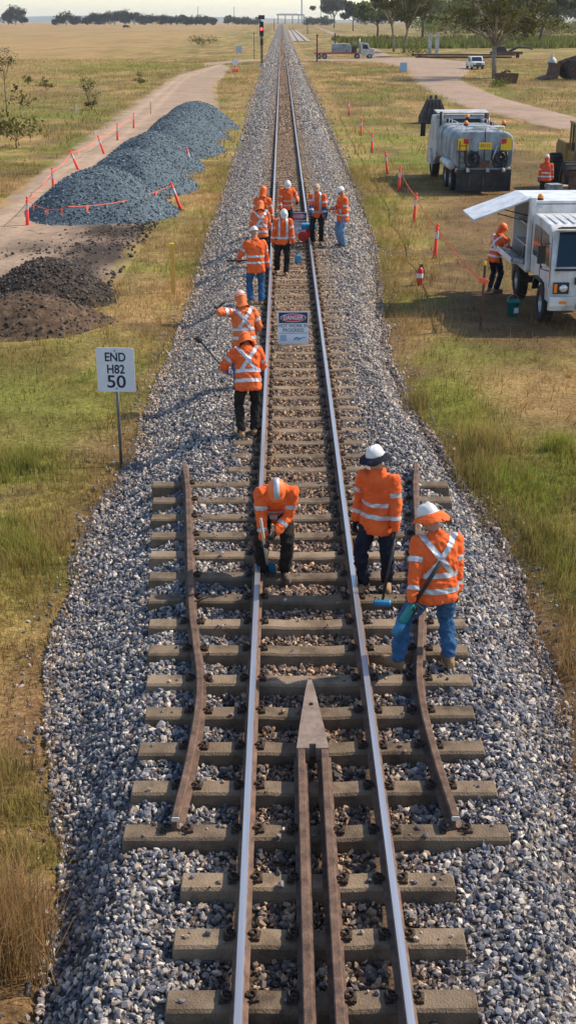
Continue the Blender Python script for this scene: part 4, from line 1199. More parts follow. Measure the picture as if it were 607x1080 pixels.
    # ---- hands
    for k in (1, -1):
        cu = curl[0] if k == 1 else curl[1]
        h = link('glove' if glove is not M_skin else 'hand', hand_mesh(cu, glove, k == -1), o)
        yv = (wr[k] - el[k]).normalized(); 
        zv = Vector((0.85 * k, -0.2, 0.25)); zv = RT @ zv; zv = (zv - yv * zv.dot(yv)).normalized(); xv = yv.cross(zv)
        h.matrix_parent_inverse = Matrix.Identity(4)
        h.matrix_basis = Matrix.Translation(wr[k]) @ Matrix((xv, yv, zv)).transposed().to_4x4() @ Matrix.Diagonal((1.08, 1.08, 1.08, 1))
    # ---- hat
    HM = Matrix.Translation(hc) @ HR.to_4x4()
    def place(mbx, nm, m, par=o, sm=True):
        b = mbx.build(nm, m, par, sm)
        if par is o: b.matrix_basis = HM
        return b
    hm = hatm or (M_white if hat == 'white' else M_hatorange)
    mb = MB(); rings = []
    for i in range(10):
        a = math.pi / 2 * i / 9; rr = max(math.cos(a) ** 0.75, 0.02); z = 0.055 + 0.108 * math.sin(a)
        rings.append([Vector((0.096 * rr * math.cos(t) * (1 + (0.02 if abs(math.cos(t)) < 0.2 else 0)), 0.116 * rr * math.sin(t), z + (0.007 if abs(math.cos(t)) < 0.25 and i > 3 else 0))) for t in [2 * math.pi * q / 28 for q in range(28)]])
    mb.loft(rings)
    hh_ = place(mb, 'hard_hat', hm)
    mb = MB()
    def br(sc_f, z): return [Vector((0.094 * math.cos(t) * sc_f[0], 0.114 * math.sin(t) * (sc_f[1] if math.sin(t) > 0 else sc_f[0]), z - (0.018 if math.sin(t) > 0.3 and sc_f[1] > 1.1 else 0))) for t in [2 * math.pi * q / 28 for q in range(28)]]
    mb.loft([br((0.96, 0.96), 0.052), br((1.12, 1.40), 0.046), br((1.12, 1.40), 0.055), br((0.96, 0.96), 0.066)])
    place(mb, 'peak', hm, hh_)
    if hat_stripe:
        mb = MB(); mb.loft([[Vector((s_ * 0.034, 0.126 * math.cos(a) ** 0.75 * sg2, 0.067 + 0.110 * math.sin(a) + e)) for s_, e in ((-1, 0), (1, 0), (1, -0.01), (-1, -0.01))] for a, sg2 in [(math.pi / 2 * k / 8, 1) for k in range(8)] + [(math.pi / 2 * k / 8, -1) for k in range(7, -1, -1)]]); place(mb, 'hat_stripe', M_refl, hh_)
    if brim:        # cloth sun brim and neck flap over the hat
        mb = MB(); N_ = 32
        def ring(r, zf, zb, wob): return [Vector((r * 0.95 * math.cos(t), r * 1.08 * math.sin(t), (zf if math.sin(t) > 0 else zf + (zb - zf) * (-math.sin(t)) ** 0.8) + wob * math.sin(5 * t))) for t in [2 * math.pi * q / N_ for q in range(N_)]]
        mb.loft([ring(0.107, 0.062, 0.058, 0), ring(0.15, 0.045, 0.02, 0.003), ring(0.182, 0.018, -0.06, 0.012), ring(0.185, 0.012, -0.067, 0.012), ring(0.15, 0.038, 0.012, 0.003), ring(0.109, 0.052, 0.048, 0)], cap=False)
        place(mb, 'sun_brim', brim)
    if hood:        # cloth covering ears, nape and shoulders
        mb = MB()
        rr_ = []
        for z, w, d, oy, op in ((0.075, 0.100, 0.120, 0, 0.0), (0.0, 0.100, 0.112, -0.010, 0.55), (-0.07, 0.088, 0.098, -0.02, 0.6), (-0.12, 0.098, 0.108, -0.03, 0.6), (-0.16, 0.125, 0.125, -0.035, 0.5)):
            n_ = 24
            rr_.append([Vector((w * math.sin(t), oy - d * math.cos(t), z + 0.01 * math.sin(3 * t))) for t in [(-math.pi + op) + (2 * math.pi - 2 * op) * q / (n_ - 1) for q in range(n_)]])
        mb.loft(rr_, cap=False, closed=False)
        place(mb, 'neck_cloth', jacket)
    bpy.context.view_layer.update()
    return o, {'wr': {k: o.matrix_world @ wr[k] for k in wr}, 'M': o.matrix_world.copy(), 'el': el}

def foot_pt(px, py, z): return W(px, py, z)
def hgrip(info, k, along=0.075):
    """world point inside the closed fist k"""
    M = info['M']; w = info['wr'][k]; e = M @ info['el'][k]
    return w + (w - e).normalized() * along
# --- man bent over the rail with a shovel, facing us
p = W(289, 610, SZ - 0.05)
o, i1 = person('worker bent double over the left rail, scraping it with a blue shovel', p, R(182), 1.0, hip=(0.0, -0.14, 0.90), pitch=R(50), twist=R(-6), head=(R(8), 0, R(4)),
       hands={1: (0.10, 0.32, 0.56), -1: (-0.04, 0.34, 0.76)}, feet={1: (0.14, 0.0, 0.0, 0.15), -1: (-0.13, -0.03, 0.0, -0.2)}, trousers=M_blackp, boots=M_bootd, hat='orange', hat_stripe=True, style='bands', vox=0.0145, bulk=1.03, curl=(1.3, 1.3), elbow_pole=(0, -0.2, -0.5))
# --- man holding a hammer
p = W(396, 622, SZ - 0.03)
o, i2 = person('worker in white hard hat with wide navy brim resting a blue sledgehammer', p, R(208), 1.02, hip=(0, 0, 0.93), pitch=R(2), head=(R(8), R(14), R(6)),
       hands={1: (0.27, 0.04, 0.80), -1: (-0.27, 0.12, 0.80)}, feet={1: (0.13, 0.06, 0.0, 0.1), -1: (-0.09, -0.12, 0.0, -0.4)}, trousers=M_navy, boots=M_boot, brim=M_navy, style='bands', vox=0.0145, curl=(0.5, 1.35), hem=-0.2, bulk=0.96)
# --- big man in jeans astride the check rail
p = W(449, 706, SZ)
o, i3 = person('broad worker in blue jeans and orange hat flap standing astride the check rail', p, R(-16), 1.03, hip=(0.07, 0.0, 0.90), pitch=R(9), twist=R(6), head=(R(24), R(-38), R(-4)),
       hands={1: (0.31, 0.05, 0.78), -1: (-0.25, -0.15, 0.80)}, feet={1: (0.26, 0.03, 0.0, 0.12), -1: (-0.26, 0.12, 0.0, -0.6)}, trousers=M_jeans, boots=M_boot, brim=M_orange, style='x', vox=0.0145, bulk=1.04, curl=(0.7, 1.35), hood=False, hem=-0.13)
# --- two men at the left rail, backs turned
p = W(262, 459, SZ)
o, i4 = person('hooded worker in black trousers with crossed back tape, holding a long tool in blue gloves', p, R(-8), 1.0, pitch=R(20), hip=(0, -0.05, 0.92), head=(R(42), R(0), 0), hands={1: (0.20, 0.42, 0.98), -1: (-0.34, 0.30, 1.04)},
       feet={1: (0.10, 0.05, 0), -1: (-0.12, -0.05, 0)}, trousers=M_blackp, boots=M_boot, hat='orange', hood=True, style='x', glove=M_gloveb, curl=(1.3, 1.3), bulk=1.05)
p = W(258, 409, SZ)
o, i5 = person('worker with pale orange hat cloth lifting his left fist to his face, back turned', p, R(-14), 1.0, pitch=R(12), head=(R(15), R(-10), 0), hands={1: (0.26, 0.25, 0.95), -1: (-0.34, 0.22, 1.42)},
       trousers=M_jeans, boots=M_boot, hat='white', hatm=mat('pale_pink_hat', (0.78, 0.42, 0.32), 0.5, 0, (0.84, 0.55, 0.45), 4.0), hood=True, jacket=M_orange2, style='x', curl=(1.0, 1.3), glove=M_skin, bulk=1.03)
# --- striped back with white hard hat
p = W(270, 321, SZ)
o, i6 = person('worker in white hard hat and jeans carrying a dark bar, two bands across his back', p, R(-10), 1.02, pitch=R(5), head=(R(18), R(-8), 0), hands={1: (0.30, 0.12, 0.84), -1: (-0.36, 0.30, 1.00)},
       trousers=M_jeans, boots=M_boot, style='bands', curl=(0.6, 1.3), bulk=1.06, brim=None, hem=-0.2)
p = W(275, 281, SZ)
o, _ = person('worker in faded orange hood and faded jacket beside the left rail', p, R(-5), 1.0, pitch=R(8), head=(R(30), R(10), 0), hands={1: (0.22, 0.35, 0.95), -1: (-0.22, 0.35, 0.95)}, trousers=M_navy, hat='orange', hood=True, jacket=M_orange2, style='x', vox=0.022)
p = W(277, 262, SZ)
o, _ = person('worker in bright orange hat half hidden behind the faded hood', p, R(10), 1.0, pitch=R(5), head=(R(10), R(10), 0), trousers=M_navy, hat='orange', style='bands', vox=0.022, hood=True)
# --- between the rails
p = W(298, 289, SZ - 0.02)
o, _ = person('worker in white hard hat walking between the rails, orange vest with braces', p, R(176), 1.0, pitch=R(6), head=(R(38), R(-8), 0), hands={1: (0.28, 0.05, 0.80), -1: (-0.27, 0.16, 0.82)},
       feet={1: (0.14, -0.10, 0.0, 0.1), -1: (-0.07, 0.20, 0.0, -0.1)}, trousers=M_blackp, boots=M_boot, style='braces', vox=0.02, curl=(0.6, 0.8), brim=None)
p = W(301, 248, SZ)
o, _ = person('worker in white hard hat leaning over the danger board, elbow out', p, R(160), 1.0, pitch=R(16), head=(R(30), R(20), 0), hands={1: (0.24, 0.24, 0.85), -1: (-0.30, 0.26, 1.06)}, trousers=M_navy, style='bands', vox=0.022, glove=M_glove)
p = W(334, 258, SZ)
o, i10 = person('worker in tan cap and blue sleeves leaning on the red rail saw', p, R(190), 1.03, pitch=R(14), hip=(0, -0.08, 0.93), head=(R(14), R(0), 0), hands={1: (0.10, 0.42, 0.80), -1: (-0.28, 0.16, 0.80)},
       trousers=M_blackp, boots=M_bootd, hatm=mat('tan_cap', (0.42, 0.28, 0.18), 0.8, 0, (0.55, 0.38, 0.26), 8.0), style='braces', vox=0.02, arm_lower=mat('blue_sleeve', (0.02, 0.06, 0.16), 0.85, 0, (0.04, 0.10, 0.24), 9.0), bulk=1.08)
p = W(361, 261, SZ - 0.04)
o, _ = person('worker in white hard hat and light blue jeans watching from the ballast', p, R(-112), 1.0, pitch=R(2), head=(R(16), R(0), 0), hands={1: (0.20, 0.32, 1.12), -1: (-0.16, 0.30, 1.08)}, trousers=M_jeansl, boots=M_bootd, style='bands', vox=0.02, glove=M_skin)
# --- by the vehicles
p = W(519, 308, GZ)
o, _ = person('worker in orange hood and navy trousers reaching into the open truck body', p, R(58), 1.0, pitch=R(12), head=(R(10), R(8), 0), hands={1: (0.22, 0.42, 1.15), -1: (-0.15, 0.46, 1.28)}, trousers=M_navy, boots=M_bootd, hat='orange', hood=True, style='x', vox=0.02)
p = W(573, 213, GZ)
o, _ = person('worker in dark red-orange shirt walking between the parked machines', p, R(5), 1.0, pitch=R(2), head=(R(5), R(0), 0), feet={1: (0.10, 0.12, 0), -1: (-0.10, -0.12, 0)}, trousers=M_blackp, boots=M_bootd, hat='white', hood=True, style='bands', jacket=mat('rust_orange_shirt', (0.52, 0.06, 0.02), 0.8, 0, (0.66, 0.10, 0.03), 6.0), vox=0.022)

# ================================================================== VEHICLES
M_paint = mat('white_truck_paint', (0.38, 0.36, 0.33), 0.4, 0, (0.66, 0.67, 0.68), 2.4, 0, None, 'Object', 9.0, 0.5, (0.60, 0.60, 0.60), 0.3, (1, 1, 0.5))
M_dustw = mat('dusty_white_paint', (0.26, 0.25, 0.235), 0.5, 0, (0.56, 0.57, 0.57), 2.5, 0, None, 'Object', 7.0, 0.4)
M_steel = mat('galvanised_steel', (0.38, 0.40, 0.42), 0.45, 0.5, (0.52, 0.54, 0.56), 4.0)
M_tank = mat('tank_grey_paint', (0.08, 0.085, 0.085), 0.6, 0.1, (0.34, 0.385, 0.41), 2.2, 0, None, 'Object', 9.0, 0.4, (0.255, 0.29, 0.31), 0, (1.0, 0.6, 0.45))
M_black = mat('black_plastic', (0.014, 0.014, 0.015), 0.5, 0, (0.03, 0.03, 0.03), 9.0)
M_rubber = mat('tyre_rubber', (0.018, 0.017, 0.016), 0.9, 0, (0.05, 0.045, 0.04), 5.0, 0.3)
M_glass = mat('tinted_glass', (0.008, 0.026, 0.042), 0.08, 0.0, None, 1, 0, None, 'Object', 1, 0.4, None, 0.0)
M_lens = mat('clear_lens', (0.62, 0.64, 0.66), 0.15, 0.4)
M_amber = mat('amber_lens', (0.85, 0.22, 0.02), 0.3)
M_red = mat('red_paint', (0.45, 0.018, 0.022), 0.4, 0, (0.55, 0.03, 0.03), 6.0)
M_yellow = mat('yellow_plate', (0.80, 0.50, 0.02), 0.45)
M_under = mat('chassis_dark', (0.02, 0.02, 0.021), 0.8, 0, (0.055, 0.05, 0.045), 4.0, 0.3)
M_rust = mat('heavy_rust', (0.05, 0.03, 0.022), 0.9, 0, (0.16, 0.085, 0.05), 5.0, 0.5)
M_cat = mat('loader_yellow', (0.17, 0.105, 0.035), 0.7, 0, (0.34, 0.20, 0.045), 3.0)
M_text = mat('navy_print', (0.012, 0.018, 0.05), 0.6)
M_woodp = mat('pallet_timber', (0.36, 0.24, 0.13), 0.9, 0, (0.50, 0.36, 0.21), 7.0)

def wheel(parent, x, y, r, w, rim=None, n=28):
    mb = MB(); s = 1 if x > 0 else -1
    prof = [(-w / 2, r * 0.55), (-w / 2, r * 0.88), (-w / 2 + 0.03, r * 0.97), (-w * 0.2, r), (w * 0.2, r), (w / 2 - 0.03, r * 0.97), (w / 2, r * 0.88), (w / 2, r * 0.55)]
    rings = [[Vector((u, v * math.cos(t), v * math.sin(t))) for u, v in prof] for t in [2 * math.pi * k / n for k in range(n)]]
    rings.append(rings[0]); mb.loft(rings, cap=False)
    for k in range(n):          # tread lugs
        t = 2 * math.pi * (k + 0.5) / n
        mb.box((0, (r + 0.006) * math.cos(t), (r + 0.006) * math.sin(t)), (w * 0.86, r * 0.11, 0.024), (t + math.pi / 2 if False else t - math.pi / 2, 0, 0))
    wh = mb.build('wheel', M_rubber, parent, False, loc=(x, y, r))
    mb = MB()
    rp = [(0.02, 0.02), (0.05, r * 0.18), (0.0, r * 0.24), (-0.03, r * 0.42), (0.05, r * 0.50), (w / 2 - 0.01, r * 0.57)]
    rings = [[Vector((s * u, v * math.cos(t), v * math.sin(t))) for u, v in rp] for t in [2 * math.pi * k / n for k in range(n + 1)]]
    mb.loft(rings, cap=False, closed=False)
    mb.build('rim', rim or M_steel, wh, True)
    return wh

def text_mesh(body, size, m, parent, M, name='lettering', ext=0.001, align='CENTER', sx=1.0, off=0.0):
    cu = bpy.data.curves.new('t', 'FONT'); cu.body = body; cu.size = size; cu.align_x = align; cu.align_y = 'CENTER'; cu.extrude = ext; cu.offset = off
    ob = bpy.data.objects.new('t', cu); COL.objects.link(ob)
    dg = bpy.context.evaluated_depsgraph_get()
    me = bpy.data.meshes.new_from_object(ob.evaluated_get(dg))
    bpy.data.objects.remove(ob)
    me.transform(Matrix.Diagonal((sx, 1, 1, 1)))
    me.materials.clear(); me.materials.append(m); me.name = name
    o = link(name, me, parent); o.matrix_basis = M
    return o
FACE_CAM = Matrix.Rotation(math.pi / 2, 4, 'X')     # text plane facing -Y

# ---------------------------------------------------------------- white service truck (front towards us)
tp = W(568, 338)
tr = empty('service_truck', (tp.x + 0.93, tp.y, GZ), R(1.5), 'white crew-cab service truck with its side hatch raised', 'truck')
hw = 1.02
cab = MB(); prof = [(-1.08, 0.62), (-1.10, 0.95), (-1.06, 1.40), (-0.72, 2.22), (-0.55, 2.32), (0.95, 2.36), (1.12, 2.28), (1.14, 0.95), (0.55, 0.95), (0.50, 0.88), (0.40, 0.98), (-0.40, 0.98), (-0.52, 0.85), (-0.55, 0.62)]
cab.prism(prof, 'x', -hw + 0.02, hw - 0.02)
cabo = cab.build('cab', M_paint, tr, False, 0.045, segs=3)
rf = MB()
for k in range(9): rf.box((-0.8 + 0.2 * k, 0.2, 2.352), (0.05, 1.35, 0.02))
rf.build('roof_rib', M_paint, cabo)
ws = MB(); a, b = Vector((0, -1.035, 1.46)), Vector((0, -0.735, 2.185)); nrm = Vector((0, -(b.z - a.z), (b.y - a.y))).normalized()
ws.add([Vector((sx * (0.90 if e is a else 0.80), e.y, e.z)) + nrm * d for d in (0.004, 0.02) for e in (a, b) for sx in (-1, 1)], [(0, 1, 3, 2), (4, 6, 7, 5), (0, 4, 5, 1), (2, 3, 7, 6), (0, 2, 6, 4), (1, 5, 7, 3)])
ws.build('windscreen', M_glass, cabo)
wp = MB()
for sx in (-0.35, 0.3): wp.tube([a + nrm * 0.04 + Vector((sx, 0, -0.01)), a.lerp(b, 0.25) + nrm * 0.035 + Vector((sx + 0.4, 0, 0))], 0.012, 6)
wp.build('wiper', M_black, cabo)
for sx in (-1, 1):
    d = MB(); d.prism([(-0.86, 1.42), (-0.60, 2.10), (-0.02, 2.14), (-0.02, 1.42)], 'x', sx * (hw - 0.028), sx * (hw - 0.008)); d.build('side_window', M_glass, cabo)
    d = MB(); d.prism([(0.12, 1.42), (0.12, 2.14), (0.82, 2.14), (0.88, 1.42)], 'x', sx * (hw - 0.028), sx * (hw - 0.008)); d.build('side_window', M_glass, cabo)
    d = MB(); d.prism([(-0.92, 1.0), (-0.92, 1.40), (-0.60, 2.17), (0.03, 2.2), (0.03, 1.0)], 'x', sx * (hw - 0.026), sx * (hw - 0.014)); dr = d.build('door', M_paint, cabo, False, 0.01)
    h = MB(); h.box((sx * (hw + 0.0), -0.1, 1.30), (0.03, 0.16, 0.04)); h.build('door_handle', M_black, dr, False, 0.008)
    mi = MB(); mi.box((sx * (hw + 0.20), -0.90, 1.72), (0.17, 0.09, 0.40)); mi.tube([(sx * hw, -0.85, 1.95), (sx * (hw + 0.2), -0.9, 1.97), (sx * (hw + 0.2), -0.9, 1.40), (sx * hw, -0.88, 1.34)], 0.014, 6)
    mi.build('mirror', M_black, cabo, False, 0.02)
    g = MB(); g.prism([(-0.60, 0.60), (-0.52, 0.90), (-0.28, 1.03), (0.28, 1.03), (0.5, 0.90), (0.56, 0.66), (0.50, 0.66), (0.44, 0.85), (0.26, 0.97), (-0.26, 0.97), (-0.46, 0.86), (-0.54, 0.60)], 'x', sx * (hw - 0.12), sx * (hw + 0.03)); g.build('wheel_arch', M_black, tr)
for sx in (-1, 1):
    for yy in (-0.93, 0.06, 1.08):
        q = MB(); q.box((sx * (hw - 0.013), yy, 1.55), (0.008, 0.016, 1.12)); q.build('door_gap', M_under, cabo)
q = MB(); q.box((0, -0.86, 2.30), (1.7, 0.34, 0.03), (R(-12), 0, 0)); q.build('sun_visor', M_black, cabo, False, 0.01)
for k in range(4):
    q = MB(); q.box((0, -1.138, 1.11 + 0.034 * k), (0.9, 0.012, 0.014)); q.build('grille_slat', M_steel, cabo)
q = MB(); q.box((0, -1.085, 1.405), (1.86, 0.05, 0.05)); q.build('cowl', M_black, cabo, False, 0.01)
fr = MB(); fr.box((0, -1.12, 1.16), (0.95, 0.03, 0.16)); gr = fr.build('grille', M_black, cabo, False, 0.01)
for sx in (-1, 1):
    h = MB(); h.box((sx * 0.77, -1.115, 1.0), (0.36, 0.05, 0.26)); hb = h.build('headlight_surround', M_black, cabo, False, 0.015)
    h = MB(); h.ell((sx * 0.72, -1.135, 1.0), (0.10, 0.04, 0.085), 14, 8); h.build('headlight', M_lens, cabo, True)
    h = MB(); h.box((sx * 0.90, -1.14, 1.0), (0.07, 0.03, 0.2)); h.build('indicator', M_amber, cabo, False, 0.008)
bu = MB(); bu.prism([(-1.20, 0.50), (-1.24, 0.62), (-1.22, 0.82), (-1.08, 0.82), (-1.06, 0.50)], 'x', -hw - 0.02, hw + 0.02); buo = bu.build('bumper', M_paint, tr, False, 0.02)
for sx in (-1, 1):
    r_ = MB(); r_.box((sx * 0.74, -1.238, 0.70), (0.16, 0.02, 0.06)); r_.build('reflector', M_amber, buo)
np_ = MB(); np_.box((0, -1.245, 0.66), (0.36, 0.012, 0.11)); np_.build('number_plate', M_yellow, buo)
bb = MB()
for sx in (-0.42, 0.42): bb.tube([(sx, -1.26, 0.55), (sx, -1.34, 0.85), (sx, -1.26, 1.22)], 0.03, 8)
bb.tube([(-0.42, -1.27, 1.2), (0.42, -1.27, 1.2)], 0.025, 8); bb.build('bull_bar', M_steel, buo, True)
ch = MB()
for sx in (-0.42, 0.42): ch.box((sx, 1.1, 0.72), (0.09, 4.1, 0.2))
ch.box((0, 0, 0.45), (1.5, 0.14, 0.14)); ch.box((0, 2.75, 0.45), (1.5, 0.16, 0.16)); ch.build('chassis', M_under, tr)
for x in (-0.84, 0.84):
    for y in (0, 2.75): wheel(tr, x, y, 0.42, 0.26)
# body: floor, back, front bulkhead, roof, far side; near side open
bx0, bx1, y0, y1, z0, z1 = -1.06, 1.06, 1.26, 3.15, 0.95, 2.58
bd = empty('service_body'); bd.parent = tr
def wallp(c, d, nm, m=M_paint, par=None, bev=0.012): q = MB(); q.box(c, d); return q.build(nm, m, par or bd, False, bev)
bodyf = MB(); bodyf.box((0, (y0 + y1) / 2, z0), (2.12, y1 - y0, 0.10)); bodyf.box((0, y0, (z0 + z1) / 2), (2.08, 0.06, z1 - z0 - 0.1)); bodyf.box((0, y1, (z0 + z1) / 2), (2.08, 0.06, z1 - z0 - 0.1)); bodyf.box((1.03, (y0 + y1) / 2, (z0 + z1) / 2), (0.05, y1 - y0 - 0.07, z1 - z0 - 0.1))
bodyf.box((0.0, (y0 + y1) / 2, z1), (2.12, y1 - y0 + 0.06, 0.07)); bodyf.box((0.05, (y0 + y1) / 2, (z0 + z1) / 2 - 0.05), (0.04, y1 - y0 - 0.08, z1 - z0 - 0.22))
bpy.data.objects.remove(bd)
bd = bodyf.build('service_body', M_paint, tr, False, 0.015)
po = MB(); po.box((-1.0, y0 + 0.03, 1.82), (0.16, 0.16, 1.74)); po.build('corner_post', M_paint, bd, False, 0.02)
lad = MB()
for k in range(7): lad.box((-0.86, y0 - 0.05, 1.15 + 0.22 * k), (0.16, 0.05, 0.03))
lad.build('ladder_rungs', M_steel, bd); 
for z in (1.45, 1.95): wallp((-0.5, (y0 + y1) / 2, z), (0.95, y1 - y0 - 0.12, 0.03), 'shelf', M_steel)
TC = [(0.05, 0.06, 0.07), (0.12, 0.10, 0.08), (0.02, 0.05, 0.10), (0.10, 0.03, 0.02), (0.16, 0.16, 0.15)]
TM = [mat('stored_gear_%d' % k, c, 0.7, 0, tuple(v * 1.6 for v in c), 8.0) for k, c in enumerate(TC)]
for k in range(11):
    z = (0.98, 1.47, 1.97)[k % 3]; yy = y0 + 0.22 + 0.145 * k; hh2 = random.uniform(0.16, 0.36)
    q = MB()
    if k % 2: q.box((-0.62, yy, z + hh2 / 2 + 0.02), (random.uniform(0.3, 0.5), 0.13, hh2), taper=0.9); q.box((-0.62, yy, z + hh2 + 0.05), (0.05, 0.14, 0.03))
    else: q.tube([(-0.62, yy, z + 0.02), (-0.62, yy, z + hh2 * 0.8), (-0.62, yy, z + hh2), (-0.62, yy, z + hh2 + 0.06)], [0.07, 0.07, 0.035, 0.02], 14)
    g_ = q.build('tool_case' if k % 2 else 'gas_bottle', TM[k % 5], None, False, 0.01)
    g_.matrix_world = Matrix.Translation(tr.location) @ Matrix.Rotation(R(1.5), 4, 'Z')
    tag(g_, 'dark %s stowed on a shelf inside the open truck body' % ('tool case' if k % 2 else 'gas bottle'), 'tool case' if k % 2 else 'gas bottle', 'gear inside the truck body')
# raised hatch, hinged on the roof edge
hp_ = MB(); hp_.box((-0.72, 0, 0), (1.44, y1 - y0 - 0.3, 0.045)); hp_.box((-1.41, 0, -0.045), (0.04, y1 - y0 - 0.3, 0.06))
hatch = hp_.build('raised_hatch', M_paint, tr, False, 0.012); hatch.location = (bx0 + 0.02, (y0 + y1) / 2 - 0.1, z1 + 0.06); hatch.rotation_euler = (0, R(-20), 0)
st = MB(); st.tube([(0.1, -0.75, -0.7), (-0.85, -0.75, -0.05)], 0.014, 6); st.tube([(0.1, 0.75, -0.7), (-0.85, 0.75, -0.05)], 0.014, 6); st.build('gas_strut', M_black, hatch)
# dropped side gate with its trays
dg_ = MB(); dg_.box((-0.20, 0, 0), (0.40, 1.75, 0.04)); dg_.box((-0.39, 0, 0.06), (0.03, 1.75, 0.10)); dgo = dg_.build('side_gate', M_paint, tr, False, 0.01); dgo.location = (bx0, (y0 + y1) / 2, z0 + 0.10); dgo.rotation_euler = (0, R(14), 0)
dg2 = MB()
for k in range(3): dg2.box((-0.2, -0.6 + 0.6 * k, 0.07), (0.26, 0.4, 0.09))
dg2.build('gate_trays', M_steel, dgo)
bc = MB(); bc.tube([(0, 0, 0), (0, 0, 0.05)], 0.075, 14, 0); bc.ell((0, 0, 0.05), (0.075, 0.075, 0.10), 14, 6, 1, None, 0.0); bc.build('beacon', [M_black, M_amber], tr, True, loc=(-0.80, y0 + 0.12, z1 + 0.035))
fl = MB(); fl.box((-0.9, 3.25, 0.55), (0.05, 0.40, 0.5)); fl.build('mudflap', M_black, tr)

# ---------------------------------------------------------------- water tanker seen from behind
wp_ = W(508, 207)
wt = empty('water_tanker', (wp_.x + 0.06, wp_.y + 0.5, GZ), R(2), 'grey rigid water tanker with yellow and red rear marker plates', 'truck')
def rrect(hw_, zlo, zhi, rad, n=6):
    pts = []
    for cx2, cz2, a0 in ((hw_ - rad, zhi - rad, 0), (-hw_ + rad, zhi - rad, 90), (-hw_ + rad * 0.7, zlo + rad * 0.7, 180), (hw_ - rad * 0.7, zlo + rad * 0.7, 270)):
        r2 = rad if a0 < 180 else rad * 0.7
        for k in range(n + 1): a = R(a0 + 90 * k / n); pts.append((cx2 + r2 * math.cos(a), cz2 + r2 * math.sin(a)))
    return pts
tk = MB(); P0 = rrect(1.18, 1.02, 2.46, 0.42)
def ringy(sc2, y): return [Vector((x * sc2, y, 1.74 + (z - 1.74) * sc2)) for x, z in P0]
tk.loft([ringy(0.90, 0.0), ringy(0.97, 0.03), ringy(1.0, 0.12), ringy(1.0, 4.7), ringy(0.96, 4.85)])
tko = tk.build('tank', M_tank, wt, False); tko.data.polygons.foreach_set('use_smooth', [True] * len(tko.data.polygons))
md = tko.modifiers.new('es', 'EDGE_SPLIT'); md.split_angle = R(40)
sm_ = MB(); sm_.box((0, -0.012, 1.83), (0.03, 0.02, 1.5)); sm_.build('seam', M_under, tko)
for k, y in enumerate((1.2, 2.4, 3.6)):
    q = MB(); q.loft([ringy(1.012, y - 0.03), ringy(1.012, y + 0.03)]); q.build('tank_band', M_tank, tko)
wk = MB()
for x in (-0.75, 0.75):
    wk.tube([(x, 0.1, 2.66), (x, 4.4, 2.66)], 0.02, 6)
    for y in (0.1, 1.2, 2.4, 3.6, 4.4): wk.tube([(x, y, 2.4), (x, y, 2.66)], 0.018, 6)
wk.tube([(-0.75, 0.1, 2.66), (0.75, 0.1, 2.66)], 0.02, 6); wk.build('hand_rail', M_steel, wt, True)
mh = MB(); mh.tube([(0, 1.0, 2.42), (0, 1.0, 2.58)], 0.32, 18); mh.build('manhole', M_steel, tko)
for x in (-0.75, 0.0, 0.78):
    bc = MB(); bc.tube([(0, 0, 0), (0, 0, 0.06)], 0.09, 14, 0); bc.ell((0, 0, 0.06), (0.10, 0.10, 0.14), 14, 6, 1, None, 0.0)
    b_ = bc.build('beacon', [M_black, M_amber], wt, True, loc=(x, 0.28 if x else 4.2, 2.68 if x else 2.66))
for sx in (-1, 1):
    q = MB(); q.box((sx * 0.87, -0.03, 1.98), (0.44, 0.02, 0.46)); pl = q.build('marker_plate', M_yellow, wt)
    q = MB(); q.prism([(sx * 0.66, 2.2), (sx * 0.66, 1.95), (sx * 0.78, 1.95), (sx * 1.0, 2.2)] if False else [(sx * 0.87, 2.2), (sx * 0.66, 2.2), (sx * 0.66, 1.98), (sx * 0.87, 2.02)], 'y', -0.047, -0.041); q.build('red_panel', M_red, pl)
q = MB(); q.box((0.02, -0.03, 1.92), (0.52, 0.02, 0.27)); pl = q.build('number_plate', M_yellow, wt)
text_mesh('00122', 0.17, M_text, pl, Matrix.Translation((0.02, -0.043, 1.92)) @ FACE_CAM, sx=0.95)
bm_ = MB(); bm_.box((0, 0.12, 0.98), (2.25, 0.22, 0.14)); bm_.build('rear_bumper', M_dustw, wt, False, 0.02)
for k in range(4):
    q = MB(); q.box((-0.84 + 0.56 * k, -0.14, 0.58), (0.552, 0.03, 0.86)); q.build('mudflap', M_under, wt, False, 0.01)
for sx in (-1, 1):
    q = MB(); q.box((sx * 0.95, -0.01, 0.90), (0.26, 0.05, 0.10)); q.build('tail_lamp', M_red, wt, False, 0.01)
for k, (xx, rr2) in enumerate(((-0.62, 0.17), (-0.40, 0.14), (0.55, 0.22), (0.80, 0.12))):
    q = MB(); pts = [(xx - rr2, -0.06, 1.75), (xx - rr2 * 1.1, -0.1, 1.4), (xx - rr2 * 0.5, -0.12, 1.12), (xx + rr2 * 0.5, -0.12, 1.12), (xx + rr2 * 1.1, -0.1, 1.4), (xx + rr2 * 0.8, -0.06, 1.72)]
    q.tube(pts, 0.04, 8); q.build('hose', M_black, wt, True)
q = MB(); q.tube([(0.2, -0.05, 1.1), (0.35, -0.1, 1.45), (0.5, -0.06, 1.95)], 0.03, 8); q.tube([(0.42, -0.06, 1.62), (0.62, -0.06, 1.62)], 0.05, 8); q.build('valve_pipe', M_steel, wt, True)
for x0_ in (-0.45, 0.62):
    q = MB(); q.tube([(x0_ + 0.21 * math.cos(t), -0.12, 1.46 + 0.21 * math.sin(t)) for t in [2 * math.pi * k / 20 for k in range(21)]], 0.05, 8); q.tube([(x0_, -0.05, 1.46), (x0_, -0.2, 1.46)], 0.08, 10); q.build('hose_reel', M_black, wt, True)
q = MB()
